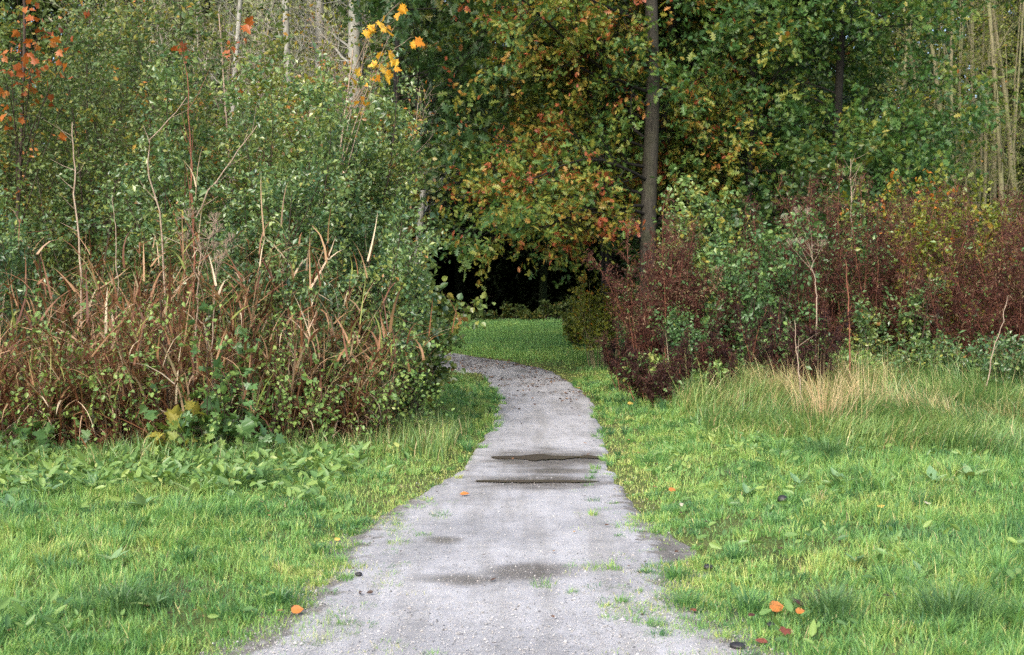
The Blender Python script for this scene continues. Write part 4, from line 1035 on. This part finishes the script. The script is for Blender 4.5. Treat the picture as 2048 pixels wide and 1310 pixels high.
# --- dock plants and other single broad plants in the lawn
def rosette(label, px, py, r, seed, n=7, tone=.5):
    rng = RNG(seed)
    x, y = at(px, py)
    loc = np.array([x, y, float(gz(x, y))])
    th = np.linspace(0, 6.28, n, endpoint=False) + rng.normal(size=n) * .3
    mb = MB()
    el = rng.uniform(.3, .9, n)
    ax = np.stack([np.cos(th) * np.cos(el), np.sin(th) * np.cos(el), np.sin(el)], -1)
    nz = np.stack([-np.cos(th) * np.sin(el), -np.sin(th) * np.sin(el), np.cos(el)], -1)
    scatter(mb, T_DOCK, np.repeat(loc[None] + [[0, 0, .02]], n, 0), ax, nz, r * rng.uniform(.7, 1.2, n), tone + .25 * rng.normal(size=n))
    return tag(mb.build("dock_plant", M['dock'], None, origin=loc), label, "dock plant", "broad leaved dock plants in the lawn")
for i, (px, py, r, n, tone, lab) in enumerate([
        (388, 1005, .17, 5, .7, "pale dock with one upright leaf under the left bank"), (285, 1035, .14, 6, .6, "dock rosette in the weedy strip left of the upright one"), (90, 1010, .15, 6, .5, "dock rosette in the weedy strip near the left edge"),
        (25, 1040, .15, 7, .45, "bluish dock rosette at the left edge"), (180, 1000, .15, 7, .4, "dock plant in the middle of the weedy strip"), (470, 1015, .12, 6, .6, "dock plant between the upright dock and the tussock"),
        (225, 1150, .09, 5, .7, "small pale dock alone in the left lawn"), (305, 1240, .1, 5, .9, "small yellowish dock in the lower left lawn"), (1600, 990, .13, 6, .6, "pale dock in the right lawn behind the dark mushroom"),
        (1680, 985, .14, 6, .55, "dock right of the pale one in the right lawn"), (1865, 985, .18, 6, .7, "large dock in the right lawn"), (1940, 975, .18, 6, .75, "large pale dock near the right edge"),
        (1715, 1155, .09, 5, .6, "small dock in the middle of the right lawn"), (1850, 1180, .1, 5, .6, "small dock in the lower right lawn"), (1495, 1010, .1, 6, .45, "dark dock left of the dark mushroom"),
        (850, 855, .12, 6, .6, "broad leaved plant at the left bank's top by the path")]):
    rosette(lab, px, py, r, 620 + i, n, tone)

# --- single fallen leaves and clods
def solid_mat(name, c, rough=.5):
    m, nt, out = new_mat(name)
    g = nt.nodes.new("ShaderNodeTexCoord").outputs["Object"]
    n = noise_node(nt, g, 30, 4, .6)
    r = ramp(nt, [(.3, tuple(v * .6 for v in c)), (.7, tuple(min(1, v * 1.25) for v in c))]); nt.links.new(n.outputs[0], r.inputs[0])
    p = nt.nodes.new("ShaderNodeBsdfPrincipled"); p.inputs["Roughness"].default_value = rough
    nt.links.new(r.outputs[0], p.inputs["Base Color"]); nt.links.new(p.outputs[0], out.inputs[0])
    return m
LM = {'orange': solid_mat("fallen_orange", (.42, .15, .03)), 'brown': solid_mat("fallen_brown", (.07, .022, .014)), 'red': solid_mat("fallen_red", (.16, .045, .025)),
      'yellow': solid_mat("fallen_yellow", (.68, .45, .1)), 'pale': solid_mat("fallen_pale", (.5, .45, .33)), 'dark': solid_mat("dark_clod", (.025, .024, .026))}
def fallen(label, px, py, size, tmpl, mat, rot, tilt, seed):
    rng = RNG(seed)
    x, y = at(px, py)
    s = float(side(x, y))
    z = max(float(gz(x, y)), gz0(y) + .02) + (.045 if s > .3 else .012)
    loc = np.array([x, y, z])
    ax = np.array([[math.cos(rot), math.sin(rot), .15]]); nz = nrm(np.array([[0, -tilt, 1.]]))
    mb = MB(); scatter(mb, tmpl, loc[None] - nrm(ax) * size * .5, ax, nz, np.array([size * .85]), np.array([.5]))
    return tag(mb.build("fallen_leaf", LM[mat], None, origin=loc), label, "fallen leaf", "fallen leaves on the grass and path")
for i, a in enumerate([
        ("round bright orange leaf lying at the lower right edge of the gravel", 1556, 1247, .085, T_ROUND, 'orange', .2, .9), ("dark brown curled leaf right of the round orange leaf", 1598, 1240, .085, T_MAPLE, 'brown', 1.2, 1.2),
        ("small orange leaf under the dark brown curled leaf", 1602, 1259, .05, T_ROUND, 'orange', 0., .7), ("reddish brown leaf below the orange leaves at the bottom edge", 1575, 1290, .07, T_MAPLE, 'red', .6, .5),
        ("brown leaf at the bottom edge right of the gravel", 1520, 1296, .07, T_OVATE, 'red', 2.6, .4), ("orange brown curled leaf at the lower left edge of the gravel", 597, 1233, .07, T_ROUND, 'orange', .3, .8),
        ("dark leaf leaning over the orange brown leaf on the left", 590, 1226, .07, T_OVATE, 'brown', 1.4, 1.0), ("yellow leaf at the left edge of the path", 676, 1088, .06, T_OVATE, 'yellow', 1.0, .9),
        ("orange leaf lying alone on the path", 931, 995, .09, T_OVATE, 'orange', .1, .4), ("pale leaf in the right lawn near the path", 1366, 1030, .06, T_ROUND, 'pale', .8, .9),
        ("orange leaf in the right lawn near the path", 1346, 1000, .07, T_ROUND, 'orange', .4, .6), ("pale yellow leaf in the far right lawn", 1760, 1043, .09, T_OVATE, 'yellow', 1.8, .8),
        ("pale curled leaf in the right lawn beyond the dark mushroom", 1855, 1035, .07, T_ROUND, 'pale', 1.2, .9),
       
        ("brown leaf at the gravel edge left of the round orange leaf", 1385, 1232, .05, T_OVATE, 'red', 2.2, .3),
        ("yellow leaf on the verge by the withered bush", 1262, 817, .12, T_OVATE, 'yellow', .4, .6), ("red brown leaf left of the bottom orange leaves", 1505, 1258, .05, T_OVATE, 'brown', .4, .3)]):
    fallen(*a, 700 + i)
def clod(label, px, py, size, name, cat, seed, flat=.6):
    rng = RNG(seed); x, y = at(px, py)
    loc = np.array([x, y, max(float(gz(x, y)), gz0(y) + .015)])
    n, m = 12, 7
    V = []
    for i in range(m):
        ph = math.pi * i / (m - 1)
        for j in range(n):
            t = 6.283 * j / n
            r = size * (1 + .35 * (vnoise(seed + 2 * math.cos(t) + 5, 2 * math.sin(t) + 3 * ph) - .5))
            V.append(loc + [r * math.sin(ph) * math.cos(t), r * math.sin(ph) * math.sin(t), size * flat * (.5 + math.cos(ph) * .9)])
    q = [[i * n + j, i * n + (j + 1) % n, (i + 1) * n + (j + 1) % n, (i + 1) * n + j] for i in range(m - 1) for j in range(n)]
    mb = MB(); mb.add(np.array(V), [np.array(q)])
    return tag(mb.build(name, LM['dark'], None, True, origin=loc), label, cat)
clod("dark rounded mushroom in the right lawn", 1565, 1022, .035, "mushroom", "mushroom", 750, 1.1)
clod("flat dark clod of earth left of the dark mushroom", 1543, 1034, .03, "earth_clod", "clod", 751)
clod("small dark stone at the left edge of the gravel", 718, 1156, .02, "stone", "stone", 752)
clod("dark stone half in the grass right of the gravel", 1415, 1145, .03, "stone", "stone", 753)
clod("dark wet stone at the bottom right of the gravel", 1475, 1302, .035, "stone", "stone", 754, .4)
clod("dark stone below the round orange leaf", 1545, 1262, .03, "stone", "stone", 755, .4)
